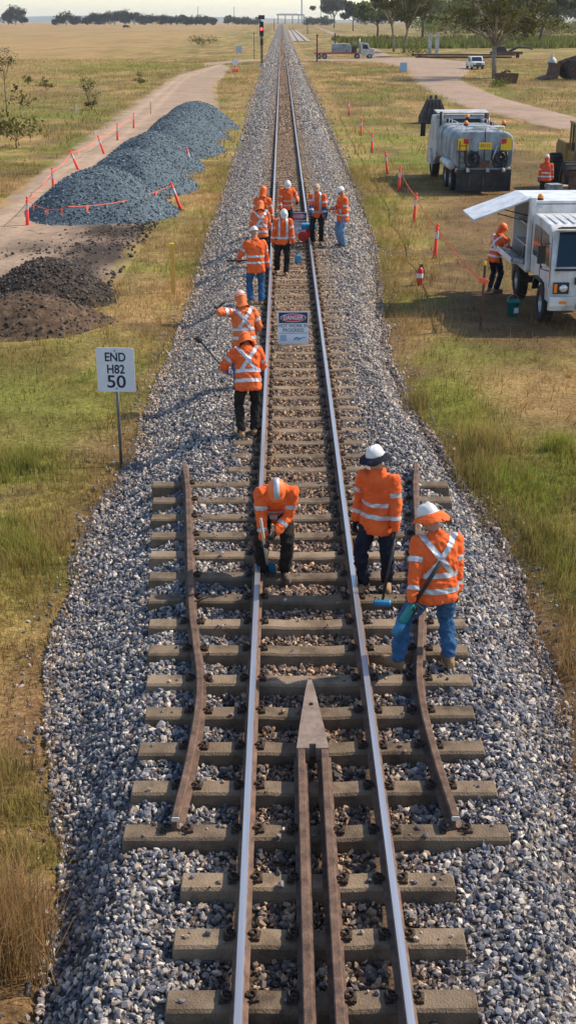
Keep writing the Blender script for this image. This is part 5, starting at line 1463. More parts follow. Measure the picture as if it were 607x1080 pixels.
for x0_ in (-1.02, -0.74): q.tube([(x0_, -0.07, 0.95), (x0_, -0.07, 2.1)], 0.018, 6)
for k in range(5): q.tube([(-1.02, -0.07, 1.05 + 0.22 * k), (-0.74, -0.07, 1.05 + 0.22 * k)], 0.014, 6)
q.build('rear_ladder', M_rust, wt)
q = MB(); q.box((0.0, -0.07, 1.22), (0.42, 0.12, 0.26)); q.build('valve_box', M_rust, wt, False, 0.02)
for x0_ in (-0.7, 0.1, 0.75):
    q = MB(); q.tube([(x0_, -0.02, 1.06), (x0_ + 0.03, -0.22, 1.02), (x0_ + 0.03, -0.24, 0.92)], [0.05, 0.05, 0.09], 10); q.build('spray_head', M_dustw, wt, True)
q = MB(); q.tube([(-1.25, 0.35, 1.12), (-1.25, 2.4, 1.12)], 0.17, 14); q.build('side_drum', M_dustw, wt, False, 0.03)
q = MB(); q.box((-1.02, 0.2, 0.98), (0.24, 0.2, 0.3)); q.build('pump', M_rust, wt, False, 0.03)
for x in (-1.0, 1.0):
    for y in (1.2, 2.5, 6.3): wheel(wt, x, y, 0.52, 0.32)
q = MB(); q.box((0, 3.6, 0.85), (0.9, 7.2, 0.26)); q.build('chassis', M_under, wt)
cb_ = MB(); cb_.prism([(5.1, 1.0), (5.1, 2.55), (5.3, 2.72), (6.6, 2.68), (7.0, 2.1), (7.3, 1.95), (7.35, 0.6), (5.9, 0.6)], 'x', -1.18, 1.18); cb_ = cb_.build('cab', M_dustw, wt, False, 0.05)
q = MB(); q.box((0, 5.08, 2.35), (1.5, 0.03, 0.5)); q.build('rear_window', M_glass, cb_)
q = MB(); q.box((0, 5.7, 2.86), (2.3, 1.0, 0.05), (R(4), 0, 0)); q.build('sun_roof', M_dustw, wt, False, 0.015)
for sx in (-1, 1):
    q = MB(); q.box((sx * 1.55, 6.6, 2.05), (0.22, 0.10, 0.62)); q.tube([(sx * 1.15, 6.6, 2.3), (sx * 1.55, 6.6, 2.38)], 0.02, 6); q.build('mirror', M_black, wt, False, 0.02)
    q = MB(); q.prism([(5.65, 0.62), (5.75, 1.05), (6.05, 1.25), (6.6, 1.25), (6.85, 1.05), (6.9, 0.62)], 'x', sx * 1.05, sx * 1.30); q.build('fender', M_dustw, wt, False, 0.03)
ex = MB(); ex.tube([(-1.0, 4.98, 1.2), (-1.0, 4.98, 2.9)], 0.08, 10); ex.build('exhaust_stack', M_black, wt, True)
ex = MB(); ex.tube([(1.0, 4.98, 1.2), (1.0, 4.98, 2.85)], 0.11, 10); ex.build('air_intake', M_rust, wt, True)

# ---------------------------------------------------------------- lorry with flat trailer at the crossing
lp = at(366, 62)
lt = empty('flatbed_lorry', lp, R(-90), 'lorry with a red flat trailer and grey load parked by the far crossing', 'truck')
# local +Y is forward (towards the right of the picture)
q = MB(); q.box((0, -2.2, 1.0), (2.4, 8.2, 0.25)); q.build('trailer_deck', M_red, lt, False, 0.02)
q = MB(); q.box((0, -1.2, 1.85), (2.2, 3.6, 1.45), taper=0.94); q.box((0, -1.2, 2.6), (2.0, 3.2, 0.1)); q.build('load', M_tank, lt, False, 0.08)
q = MB(); q.box((0, 1.2, 1.6), (1.9, 0.9, 1.2)); q.box((0, 1.2, 2.25), (1.6, 0.7, 0.12)); q.build('crate_load', M_under, lt, False, 0.05)
cb2 = MB(); cb2.prism([(2.4, 0.9), (2.4, 2.7), (2.6, 2.85), (3.7, 2.75), (4.15, 1.9), (4.9, 1.75), (5.0, 0.6), (2.8, 0.6)], 'x', -1.15, 1.15); cb2 = cb2.build('cab', M_dustw, lt, False, 0.05)
for sx in (-1, 1):
    q = MB(); q.prism([(2.75, 1.75), (2.75, 2.5), (3.55, 2.5), (3.9, 1.75)], 'x', sx * 1.152, sx * 1.165); q.build('side_window', M_glass, cb2)
q = MB(); q.add([(-1.0, 4.16, 1.96), (1.0, 4.16, 1.96), (0.9, 3.76, 2.68), (-0.9, 3.76, 2.68)], [(0, 1, 2, 3)]); q.build('windscreen', M_glass, cb2)
q = MB(); q.tube([(-1.0, 2.3, 1.0), (-1.0, 2.3, 3.5)], 0.07, 8); q.build('exhaust_stack', M_steel, lt, True)
for x in (-1.0, 1.0):
    for y in (-5.4, -4.3, 1.8, 4.1): wheel(lt, x, y, 0.48, 0.3, n=16)

# ---------------------------------------------------------------- white ute facing us
up_ = at(500, 73)
ut = empty('utility_vehicle', up_, R(184), 'small white utility vehicle parked on the gravel road', 'utility vehicle')
q = MB(); q.prism([(2.45, 0.40), (2.5, 0.75), (2.4, 1.02), (1.35, 1.12), (0.85, 1.72), (0.6, 1.80), (-0.6, 1.80), (-0.75, 1.70), (-0.85, 1.15), (-2.4, 1.12), (-2.45, 0.5), (-2.3, 0.40)], 'x', -0.90, 0.90); bo = q.build('body', M_paint, ut, False, 0.06, segs=3)
q = MB(); q.add([(-0.78, 1.335, 1.165), (0.78, 1.335, 1.165), (0.68, 0.885, 1.70), (-0.68, 0.885, 1.70)], [(0, 1, 2, 3)]); q.build('windscreen', M_glass, bo, loc=(0, 0.02, 0.02))
for sx in (-1, 1):
    q = MB(); q.prism([(-0.65, 1.18), (-0.6, 1.66), (0.6, 1.66), (1.0, 1.18)], 'x', sx * 0.902, sx * 0.912); q.build('side_window', M_glass, bo)
    q = MB(); q.box((sx * 0.68, 2.46, 0.85), (0.34, 0.08, 0.17)); q.build('headlight', M_lens, bo, False, 0.02)
    q = MB(); q.box((sx * 1.0, 0.9, 1.2), (0.16, 0.1, 0.16)); q.build('mirror', M_black, bo, False, 0.02)
q = MB(); q.box((0, 2.5, 0.82), (0.8, 0.06, 0.18)); q.build('grille', M_black, bo)
q = MB(); q.box((0, 2.52, 0.55), (1.7, 0.16, 0.22)); q.build('bumper', M_black, ut, False, 0.03)
for x in (-0.78, 0.78):
    for y in (-1.5, 1.5): wheel(ut, x, y, 0.37, 0.25, n=18)

# ---------------------------------------------------------------- loader beside the walking worker (cut by the frame)
def loader(px, py, rz, m, label, s=1.0):
    p = W(px, py)
    lo = empty('wheel_loader', p, rz, label, 'loader'); lo.scale = (s, s, s)
    # local +Y forward; bucket in front
    q = MB(); q.prism([(-3.2, 0.9), (-3.25, 1.9), (-2.9, 2.1), (-0.9, 2.1), (-0.9, 0.8), (-2.6, 0.7)], 'x', -0.85, 0.85); q.build('engine_cover', m, lo, False, 0.06)
    q = MB(); q.box((0, -0.2, 1.35), (1.5, 1.5, 0.9)); q.box((0, 1.1, 1.2), (1.1, 1.4, 0.8)); q.build('frame', m, lo, False, 0.05)
    q = MB(); q.box((0, -0.2, 2.95), (1.5, 1.55, 0.10)); 
    for x in (-0.68, 0.68):
        for y in (-0.85, 0.45): q.box((x, y, 2.3), (0.09, 0.09, 1.3))
    ca = q.build('cab', m, lo, False, 0.03)
    q = MB(); q.box((0, -0.2, 2.35), (1.26, 1.2, 1.05)); q.build('cab_glass', M_glass, ca)
    for x in (-1.05, 1.05):
        for y in (-1.9, 1.3): wheel(lo, x, y, 0.78, 0.55, m, 22)
    for sx in (-0.45, 0.45):
        q = MB(); q.tube([(sx, 0.9, 1.7), (sx, 2.2, 1.3), (sx, 2.9, 0.5)], 0.13, 8); q.build('lift_arm', m, lo)
    q = MB(); q.prism([(2.8, 0.12), (3.9, 0.06), (3.95, 0.10), (3.0, 0.35), (2.85, 1.05), (2.95, 1.3), (2.75, 1.25), (2.65, 0.6)], 'x', -1.3, 1.3); q.build('bucket', M_rust, lo, False, 0.02)
    return lo
loader(617, 206, R(178), M_cat, 'dusty yellow wheel loader beside the stacked pale boxes', 0.95)
loader(618, 84, R(95), M_rust, 'rust-brown wheel loader parked near the yard trees', 1.5)

# ================================================================== SIGNS, BARRIERS, TOOLS
M_sign = mat('sign_white', (0.60, 0.64, 0.68), 0.5, 0, (0.68, 0.71, 0.74), 3.0)
M_signblue = mat('sign_navy', (0.012, 0.03, 0.075), 0.5)
M_signred = mat('sign_red', (0.50, 0.03, 0.05), 0.5)
M_post = mat('steel_post', (0.10, 0.105, 0.11), 0.6, 0.5, (0.2, 0.2, 0.2), 8.0)
M_fluo = mat('fluorescent_red', (0.86, 0.045, 0.035), 0.6, 0, (0.93, 0.09, 0.06), 6.0)
M_tape = mat('orange_tape', (0.88, 0.16, 0.08), 0.6)
M_bluet = mat('tool_blue', (0.02, 0.16, 0.34), 0.4, 0.1, (0.05, 0.28, 0.48), 9.0)
M_teal = mat('tool_teal', (0.01, 0.17, 0.17), 0.45, 0, (0.02, 0.24, 0.24), 9.0)
M_handle = mat('pale_handle', (0.55, 0.50, 0.42), 0.7)

# speed board
sp = W(128, 488, -0.55)
sg = empty('speed_sign', sp, R(-4), 'white speed board on a grey post reading END H82 50', 'sign')
H_ = 1.56
q = MB(); q.tube([(0, 0, -0.3), (0, 0, H_ + 0.30)], 0.026, 10); q.build('post', M_post, sg, True)
def rplate(mb, w, h, r, y0, y1, cz, n=5):
    pts = []
    for cx2, cy2, a0 in ((w / 2 - r, h / 2 - r, 0), (-w / 2 + r, h / 2 - r, 90), (-w / 2 + r, -h / 2 + r, 180), (w / 2 - r, -h / 2 + r, 270)):
        for k in range(n + 1): a = R(a0 + 90 * k / n); pts.append((cx2 + r * math.cos(a), cz + cy2 + r * math.sin(a)))
    mb.prism(pts, 'y', y0, y1)
q = MB(); rplate(q, 0.60, 0.71, 0.035, -0.032, -0.040, H_); pl = q.build('sign_plate', M_sign, sg)
for tx, sz, dz, sx in (('END', 0.155, 0.20, 0.84), ('H82', 0.155, 0.005, 0.84), ('50', 0.222, -0.20, 1.1)):
    text_mesh(tx, sz * 1.28, M_text, pl, Matrix.Translation((0, -0.0418, H_ + dz)) @ FACE_CAM, sx=sx, off=0.004)
for dz in (0.31, -0.30):
    q = MB(); q.tube([(0, -0.052, H_ + dz), (0, -0.02, H_ + dz)], 0.012, 8); q.build('bolt', M_post, pl)

# danger boards
def danger(px, py, z, w, h, lean, rz, label):
    p = W(px, py, z)
    d = empty('danger_sign', p, rz, label, 'sign', None)
    M0 = Matrix.Rotation(-lean, 4, 'X')
    def put(o): o.matrix_basis = M0 @ o.matrix_basis; return o
    q = MB(); rplate(q, w, h, 0.02, 0.0, 0.012, h / 2); pl = put(q.build('sign_board', M_sign, d))
    def sub(o): return o
    q = MB(); q.box((0, -0.003, h * 0.80), (w * 0.93, 0.004, h * 0.32)); q.build('header', M_signblue, pl)
    q = MB(); q.prism([(w * 0.42 * math.cos(t), h * 0.80 + h * 0.125 * math.sin(t)) for t in [2 * math.pi * k / 32 for k in range(32)]], 'y', -0.0068, -0.0052); q.build('oval_rim', M_sign, pl)
    q = MB(); q.prism([(w * 0.40 * math.cos(t), h * 0.80 + h * 0.11 * math.sin(t)) for t in [2 * math.pi * k / 32 for k in range(32)]], 'y', -0.009, -0.0075); q.build('oval', M_signred, pl)
    text_mesh('DANGER', w * 0.185, M_sign, pl, Matrix.Translation((0, -0.0108, h * 0.80)) @ FACE_CAM, sx=0.86, off=0.003)
    text_mesh('HOT WORK IN', w * 0.155, M_text, pl, Matrix.Translation((0, -0.0025, h * 0.555)) @ FACE_CAM, sx=0.92)
    text_mesh('PROGRESS', w * 0.155, M_text, pl, Matrix.Translation((0, -0.0025, h * 0.42)) @ FACE_CAM, sx=0.95)
    q = MB(); q.box((0, -0.002, h * 0.335), (w * 0.92, 0.003, h * 0.012)); q.build('rule', M_signblue, pl)
    for k in range(3):
        q = MB(); q.box((-w * 0.32, -0.002, h * (0.25 - 0.06 * k)), (w * 0.2, 0.003, h * 0.03)); q.build('small_print', M_bluet, pl)
    q = MB()
    t_ = [(0.02, 0.13), (0.10, 0.20), (0.19, 0.18), (0.13, 0.12), (0.22, 0.17), (0.33, 0.20), (0.42, 0.22)]
    q.tube([(w * a, -0.003, h * b) for a, b in t_], [w * 0.018, w * 0.028, w * 0.02, w * 0.015, w * 0.018, w * 0.012, w * 0.006], 6); q.build('emblem', M_bluet, pl)
    for sx in (-0.35, 0.35):
        q = MB(); q.tube([(w * sx, 0.02, h * 0.85), (w * sx, 0.30, 0.0)], 0.012, 6); q.build('leg', M_post, d)
    return d
danger(309, 363, SZ, 0.64, 0.68, R(10), R(1), 'white danger sign reading hot work in progress standing alone between the rails')
danger(313, 247, SZ, 0.62, 0.68, R(12), R(-3), 'second danger sign, half hidden behind the gathered workers')
q = MB()
for k in range(7): q.ell((random.uniform(-0.08, 0.08), random.uniform(-0.03, 0.03), random.uniform(0, 0.06)), random.uniform(0.03, 0.05), 6, 4)

# delineator posts: tapering tube, white collar, T handle on top, rubber base
def delin(px, py, z, lean, ldir, label, group, h=0.98):
    p = W(px, py, z); p.z = float(Hg(p.x, p.y))
    d = empty('delineator_post', p, 0, label, 'barrier post', group)
    ax = Vector((math.cos(ldir) * math.sin(lean), math.sin(ldir) * math.sin(lean), math.cos(lean)))
    q = MB(); q.tube([ax * -0.05, ax * 0.25, ax * (h - 0.08), ax * (h - 0.07), ax * (h - 0.02)], [0.062, 0.058, 0.046, 0.03, 0.03], 12); q.ell(ax * h, (0.045, 0.045, 0.05), 10, 6); po = q.build('post', M_fluo, d, True)
    for a, b in ((0.60, 0.80),):
        q = MB(); q.tube([ax * (h * a), ax * (h * b)], 0.056, 12, cap=False); q.build('reflective_collar', M_refl, po, True)
    q = MB(); q.tube([(0, 0, -0.02), (0, 0, 0.025), (0, 0, 0.03)], [0.11, 0.10, 0.06], 12); q.build('base', M_black, d)
    return p + ax * (h * 0.92)
gl = 'red posts fencing the gravel heaps'; gr_ = 'red posts fencing off the vehicles'
lab = 'red plastic barrier post with a white collar between dirt track and gravel'
tl = [delin(29, 238, GZ, R(4), 0, 'upright red barrier post at the corner next to the spoil heap', gl), delin(57, 203, GZ, R(3), 2, lab, gl), delin(83, 180, GZ, R(20), R(180), 'red barrier post tilting away from the gravel towards the dirt track', gl),
      delin(110, 163, GZ, R(16), R(190), lab, gl), delin(124, 149, GZ, R(2), 0, lab, gl), delin(141, 136, GZ, R(3), 0, lab, gl)]
t2 = [delin(191, 221, GZ, R(20), R(170), 'leaning red barrier post at the grass-side corner of the gravel heaps', gl, 1.05), delin(203, 180, GZ, R(14), R(170), 'red barrier post on the grass side halfway along the gravel heaps', gl, 1.05)]
lr = 'red barrier post in the taped line past the water tanker'
t3 = [delin(368, 121, GZ, R(4), R(150), lr, gr_), delin(380, 143, GZ, R(3), 0, lr, gr_), delin(392, 161, GZ, R(3), R(90), lr, gr_), delin(408, 183, GZ, R(6), R(160), lr, gr_), delin(420, 202, GZ, R(2), 0, lr, gr_),
      delin(436, 234, GZ, R(3), 0, 'red barrier post next to last before the tape drops to the stake', gr_), delin(458, 271, GZ, R(3), R(20), 'red barrier post standing nearest the fire extinguisher', gr_)]

def tape(pts, label, sag=0.12, w=0.035, flags=4):
    t = empty('barrier_tape', pts[0], 0, label, 'tape')
    o0 = pts[0]
    for a, b in zip(pts, pts[1:]):
        L = (b - a).length; n = 10
        P = [a.lerp(b, k / n) - Vector((0, 0, sag * 4 * (k / n) * (1 - k / n))) - o0 for k in range(n + 1)]
        sd = Vector((0, 0, 1))
        q = MB(); q.loft([[p - sd * w / 2, p + sd * w / 2, p + sd * w / 2 + Vector((0.003, 0.003, 0)), p - sd * w / 2 + Vector((0.003, 0.003, 0))] for p in P]); q.build('strip', M_tape, t)
        for k in range(flags):
            u = (k + 0.5) / flags; p = a.lerp(b, u) - Vector((0, 0, sag * 4 * u * (1 - u))) - o0
            d = (b - a).normalized() * 0.09; tw = Vector((-d.y, d.x, 0)) * random.uniform(-0.6, 0.6)
            q = MB(); q.add([p - d, p + d, p + tw - Vector((0, 0, 0.26)), p - d + Vector((0, 0.004, 0)), p + d + Vector((0, 0.004, 0)), p + tw - Vector((0, -0.004, 0.26))], [(0, 2, 1), (3, 4, 5), (0, 1, 4, 3), (1, 2, 5, 4), (2, 0, 3, 5)]); q.build('flag', M_tape, t)
    return t
tape(tl, 'orange flagged tape strung between red posts beside the dirt track', 0.15, 0.03, 2)
tape([tl[0], Vector((-7.3, 40.9, 0.42)), t2[0]], 'orange flagged tape hanging in front of the first gravel heap', 0.2, 0.02, 3)
# stake with orange flag and yellow cap, end of the right tape
k1 = W(506, 348); ks = empty('marker_stake', k1, 0, 'dark steel stake with yellow cap and orange ribbon beside the truck', 'stake')
q = MB(); q.tube([(0, 0, -0.2), (0.02, 0, 1.5)], 0.03, 8); q.build('rod', M_rust, ks)
q = MB(); q.tube([(0.02, 0, 1.48), (0.02, 0, 1.57)], [0.03, 0.025], 10); q.build('cap', M_yellow, ks)
q = MB(); q.box((-0.03, -0.03, 1.14), (0.16, 0.03, 0.13), (0.2, 0.3, 0.4)); q.box((0.05, -0.02, 1.10), (0.10, 0.02, 0.16), (0.1, 0.6, 0)); q.build('ribbon', M_tape, ks)
tape(t3 + [Vector((k1.x, k1.y, GZ + 1.12))], 'orange flagged tape strung along the red posts past the tanker', 0.12, 0.05, 6)
# timber pegs
def peg(px, py, h, label, m, r=0.03):
    p = W(px, py); p.z = float(Hg(p.x, p.y)); s = empty('survey_peg', p, R(15), label, 'peg')
    q = MB(); q.box((0, 0, h / 2 - 0.05), (r * 2, r * 1.4, h + 0.1)); q.box((0, 0, -0.1), (r * 1.2, r, 0.2), taper=1.5); b = q.build('shaft', m, s, False, 0.004)
    q = MB(); q.box((0, 0, h - 0.03), (r * 2.2, r * 1.6, 0.08)); q.build('painted_top', M_yellow, s)
M_peg = mat('yellow_timber', (0.62, 0.34, 0.05), 0.8, 0, (0.74, 0.46, 0.12), 9.0)
peg(183, 308, 1.30, 'yellow timber survey peg standing in the grass near the track', M_peg, 0.055)
peg(159, 121, 0.95, 'thin timber peg ending the taped row by the dirt track', M_woodp, 0.03)
peg(81, 120, 0.75, 'pale leaning marker peg on the bank of the dirt track', M_sign, 0.05)

# extinguisher
p = W(442, 301); p.z = float(Hg(p.x, p.y)); fx = empty('fire_extinguisher', p, R(20), 'red fire extinguisher standing in the dry grass', 'fire extinguisher')
q = MB(); q.tube([(0, 0, 0.0), (0, 0, 0.02), (0, 0, 0.40), (0, 0, 0.45), (0, 0, 0.48)], [0.075, 0.085, 0.085, 0.06, 0.025], 18); q.build('cylinder', M_red, fx, True)
q = MB(); q.tube([(0, 0, 0.47), (0, 0, 0.52)], 0.028, 10); q.box((0.03, 0, 0.54), (0.14, 0.025, 0.02), (0, 0.2, 0)); q.box((0.03, 0, 0.52), (0.12, 0.02, 0.015), (0, -0.1, 0)); q.build('valve', M_black, fx)
q = MB(); q.tube([(0.03, 0, 0.51), (0.10, 0.0, 0.48), (0.115, 0, 0.3), (0.10, 0, 0.14)], [0.012, 0.012, 0.012, 0.02], 8); q.build('hose', M_black, fx, True)
q = MB(); q.tube([(0, 0, 0.20), (0, 0, 0.32)], 0.0865, 18, cap=False); q.build('label_band', M_sign, fx, True)
# bucket by the truck
p = W(540, 332); p.z = float(Hg(p.x, p.y)); bk = empty('bucket', p, 0.4, 'teal bucket with a white patch standing beside the truck', 'bucket')
q = MB(); q.loft([[Vector((r * math.cos(t), r * math.sin(t), z)) for t in [2 * math.pi * k / 18 for k in range(18)]] for r, z in ((0.12, 0.0), (0.15, 0.34), (0.16, 0.34), (0.16, 0.37), (0.145, 0.37), (0.115, 0.03))]); q.build('pail', M_teal, bk, True)
q = MB(); q.tube([(0.155 * math.cos(t), 0.03, 0.36 + 0.15 * math.sin(t)) for t in [math.pi * k / 10 for k in range(11)]], 0.006, 6); q.build('handle', M_steel, bk, True)
q = MB(); q.box((0, -0.137, 0.15), (0.12, 0.012, 0.13)); q.build('label_patch', M_sign, bk)

# ---- hand tools, each leading from the hand that holds it
def tool(name, label, cat, parts, group='hand tools on the track'):
    o0 = Vector(parts[0][1][0]); t = empty(name, o0, 0, label, cat, group)
    for nm, pts, rad, m in parts:
        q = MB(); q.tube([Vector(p) - o0 for p in pts], rad, 10); q.build(nm, m, t, True)
    return t
# shovel
g1 = hgrip(i1, 1); g0 = hgrip(i1, -1); tip = W(283.5, 606, SZ - 0.03)
d = (g1 - tip).normalized()
sh_ = tool('shovel', 'long-handled blue shovel held against the left rail', 'shovel', [('handle', [tip + d * 0.26, tip + d * 1.25], 0.017, M_handle)])
sh_o = Vector(sh_.location); sd = d.cross(Vector((0, 1, 0))).normalized(); nn = sd.cross(d)
q = MB(); q.loft([[tip - sh_o + d * u + sd * (w * s_) + nn * (0.02 * (1 - s_ * s_) + e) for s_, e in ((-1, 0), (-0.5, 0), (0, 0), (0.5, 0), (1, 0), (1, 0.006), (0.5, 0.006), (0, 0.006), (-0.5, 0.006), (-1, 0.006))] for u, w in ((0.0, 0.07), (0.03, 0.095), (0.20, 0.10), (0.26, 0.08), (0.30, 0.02))]); q.build('blade', M_bluet, sh_)
# sledgehammer
g2 = hgrip(i2, -1); hd = W(402.5, 636, SZ + 0.05)
d = (hd - g2).normalized()
hm_ = tool('sledgehammer', 'black-handled sledgehammer with a bright blue head', 'hammer', [('handle', [g2 - d * 0.12, hd], [0.019, 0.016], M_black)])
q = MB(); q.tube([(-0.10, 0.01, 0), (-0.085, 0.009, 0), (0.085, -0.009, 0), (0.10, -0.01, 0)], [0.036, 0.042, 0.042, 0.036], 8); q.build('head', M_bluet, hm_, False, 0.006, loc=hd - hm_.location)
# grinder bar held by the man in jeans
g3 = hgrip(i3, -1); d = (Vector((-0.30, 0.0, -0.75))).normalized(); d = (_rm @ Vector((-0.50, -0.85, -0.3))).normalized()
tg = tool('track_wrench', 'long black and teal powered track wrench carried low by the man in jeans', 'power tool', [('shaft', [g3 - d * 0.56, g3 - d * 0.05], 0.022, M_black), ('motor_body', [g3 - d * 0.05, g3 + d * 0.02, g3 + d * 0.16, g3 + d * 0.20], [0.03, 0.045, 0.045, 0.03], M_teal), ('grip', [g3 + d * 0.10, g3 + d * 0.10 + Vector((0.1, -0.02, 0.02))], 0.02, M_black), ('battery', [g3 + d * 0.19, g3 + d * 0.33], [0.05, 0.045], M_bluet)])
# long bar of the hooded man
g4 = hgrip(i4, -1); e4 = W(220, 346, 0.75); d = (_rm @ Vector((-0.62, 0.72, 0.0))).normalized()
tb = tool('ballast_fork', 'long-handled dark fork held out to the left by the hooded worker', 'fork', [('handle', [g4 - d * 0.12, g4 + d * 0.62], 0.016, M_black), ('head', [g4 + d * 0.60, g4 + d * 0.70], [0.05, 0.06], M_under)])
g5 = hgrip(i5, -1); tool('short_bar', 'short dark bar raised in the fist of the man with the pale hat cloth', 'bar', [('shaft', [g5 - Vector((0.10, 0, -0.02)), g5 + Vector((0.06, 0.05, 0.14))], 0.016, M_black), ('tip', [g5 - Vector((0.17, 0, -0.03)), g5 - Vector((0.10, 0, -0.02))], 0.028, M_under)])
g6 = hgrip(i6, -1); tool('carried_bar', 'dark bar carried sideways by the worker with the banded back', 'bar', [('shaft', [g6 - Vector((0.22, 0, 0.0)), g6 + Vector((0.55, 0.1, 0.0))], 0.022, M_black), ('collar', [g6 - Vector((0.26, 0, 0)), g6 - Vector((0.20, 0, 0))], 0.035, M_under)])
# rail saw on the right rail
p = W(326, 250, 0.0); p.x = 0.57; rs_ = empty('rail_saw', (p.x, p.y, 0.0), R(4), 'red and blue petrol rail saw clamped on the right rail', 'rail saw')
q = MB(); q.box((0, 0, 0.10), (0.30, 0.34, 0.16)); q.box((0, 0.05, 0.20), (0.22, 0.26, 0.08)); q.build('engine', M_red, rs_, False, 0.03)
q = MB(); q.box((-0.03, -0.02, 0.33), (0.46, 0.26, 0.17)); q.build('fuel_tank', M_bluet, rs_, False, 0.05)
q = MB(); q.tube([(-0.22, -0.2, 0.06), (-0.22, -0.235, 0.06)], 0.15, 20); q.build('blade_guard', M_red, rs_, False, 0.008)
q = MB(); q.tube([(-0.2, 0.1, 0.2), (-0.3, 0.25, 0.42), (0.3, 0.25, 0.42), (0.2, 0.1, 0.2)], 0.015, 8); q.build('handle_bar', M_black, rs_, True)
for sx in (-1, 1):
    q = MB(); q.box((sx * 0.11, 0, 0.0), (0.04, 0.2, 0.10)); q.build('clamp', M_under, rs_)
# blue can between the rails
p = W(314, 277, SZ); cn = empty('fuel_can', (p.x, p.y, SZ), 0.5, 'small blue can standing on a sleeper near the walking worker', 'can')
q = MB(); q.box((0, 0, 0.11), (0.17, 0.12, 0.22)); q.build('body', M_bluet, cn, False, 0.02)
q = MB(); q.tube([(-0.05, 0, 0.21), (-0.05, 0, 0.27)], 0.02, 8); q.build('spout', M_black, cn); q = MB(); q.tube([(0.0, 0, 0.215), (0.02, 0, 0.26), (0.06, 0, 0.26), (0.075, 0, 0.215)], 0.009, 6); q.build('handle', M_bluet, cn, True)

# ================================================================== FAR OBJECTS
sp_ = at(276, 70.5); sc_ = (sp_ - CAM).length / FPX
M_lit = bpy.data.materials.new('red_signal_light'); M_lit.use_nodes = True
bs = M_lit.node_tree.nodes['Principled BSDF']; bs.inputs['Base Color'].default_value = (0.8, 0.02, 0.03, 1); bs.inputs['Emission Color'].default_value = (1, 0.03, 0.05, 1); bs.inputs['Emission Strength'].default_value = 6.0
sig = empty('railway_signal', sp_, 0, 'tall black railway signal showing red beside the line', 'signal')
q = MB(); q.tube([(0, 0, -0.3), (0, 0, 5.6)], 0.11, 10); q.build('mast', M_under, sig)
q = MB(); q.box((0, -0.15, 5.45), (0.62, 0.12, 2.1)); q.build('backing_board', M_black, sig, False, 0.25, segs=4)
for z, m in ((6.1, M_black), (5.45, M_lit), (4.8, M_black)):
    q = MB(); q.tube([(0, -0.22, z), (0, -0.25, z)], 0.19 if m is M_lit else 0.15, 16); q.build('lens', m, sig)
    q = MB(); q.loft([[Vector((0.24 * math.cos(a), y, z + 0.24 * math.sin(a))) for a in [math.pi * k / 8 for k in range(9)]] for y in (-0.2, -0.5)], cap=False, closed=False); q.build('hood', M_black, sig)
q = MB(); q.box((0, -0.1, 7.1), (0.95, 0.1, 0.6)); q.build('top_board', M_black, sig)
q = MB(); q.box((0, -0.2, 3.6), (0.45, 0.3, 0.9)); q.build('lower_lamp_box', M_black, sig, False, 0.05)
q = MB(); q.box((0, 0.0, 0.25), (0.7, 0.7, 0.5)); q.build('base', M_dustw, sig, False, 0.03)
q = MB()
for x in (-0.2, 0.2): q.tube([(x, 0.25, 0), (x, 0.25, 5.2)], 0.03, 6)
for k in range(16): q.tube([(-0.2, 0.25, 0.4 + 0.3 * k), (0.2, 0.25, 0.4 + 0.3 * k)], 0.02, 5)
q.build('ladder', M_under, sig)
def pole(px, py, top, r, label, nm='pole', cat='pole', arm=0.0, m=M_under, group=None):
    p = at(px, py); s_ = (p - CAM).length / FPX; h = (py - top) * s_
    e = empty(nm, p, 0, label, cat, group)
    q = MB(); q.tube([(0, 0, -0.3), (0, 0, h)], [r, r * 0.8], 8); q.build('shaft', m, e)
    q = MB(); q.box((0, 0, h - 0.12), (max(arm, r * 3), r * 2.4, 0.18)); q.build('top_fitting', m, e)
pole(334, 65, 40, 0.13, 'dark post standing beside the crossing near the lorry')
pole(353, 46, 36.5, 0.22, 'short grey post beside the far service road')
pole(324, 36, 24, 0.2, 'dark signal post beside the far siding', 'signal_post', 'signal')
pole(289, 33, 22, 0.2, 'dark post close beside the far running line', 'signal_post', 'signal')
pole(268, 63, 38, 0.06, 'thin grey pole left of the red signal', 'pole', 'pole')
for px, t in ((209, 10), (247, 10), (338, 4), (349, 6)): pole(px, 24.8, t, 0.8, 'slim distant power pole on the skyline', 'power_pole', 'power pole', 8.0, M_steel, 'power poles on the skyline')
pole(318, 24.6, -6, 1.6, 'tall distant lattice mast beside the signal gantry', 'mast', 'mast', 4.0, M_steel)
p = at(306, 25.2); s_ = (p - CAM).length / FPX
gn = empty('signal_gantry', p, 0, 'distant grey gantry spanning the line on the horizon', 'gantry')
for x in (-12, -5, 2, 8, 13):
    q = MB(); q.box((x * s_, 0, 4 * s_), (0.9 * s_, 0.9 * s_, 8 * s_)); q.build('leg', M_tank, gn)
q = MB(); q.box((0, 0, 8.2 * s_), (27 * s_, 1.2 * s_, 1.1 * s_)); q.build('beam', M_tank, gn)
q = MB(); q.box((-3 * s_, 0, 9.2 * s_), (20 * s_, 0.4 * s_, 0.35 * s_)); q.build('hand_rail', M_tank, gn)
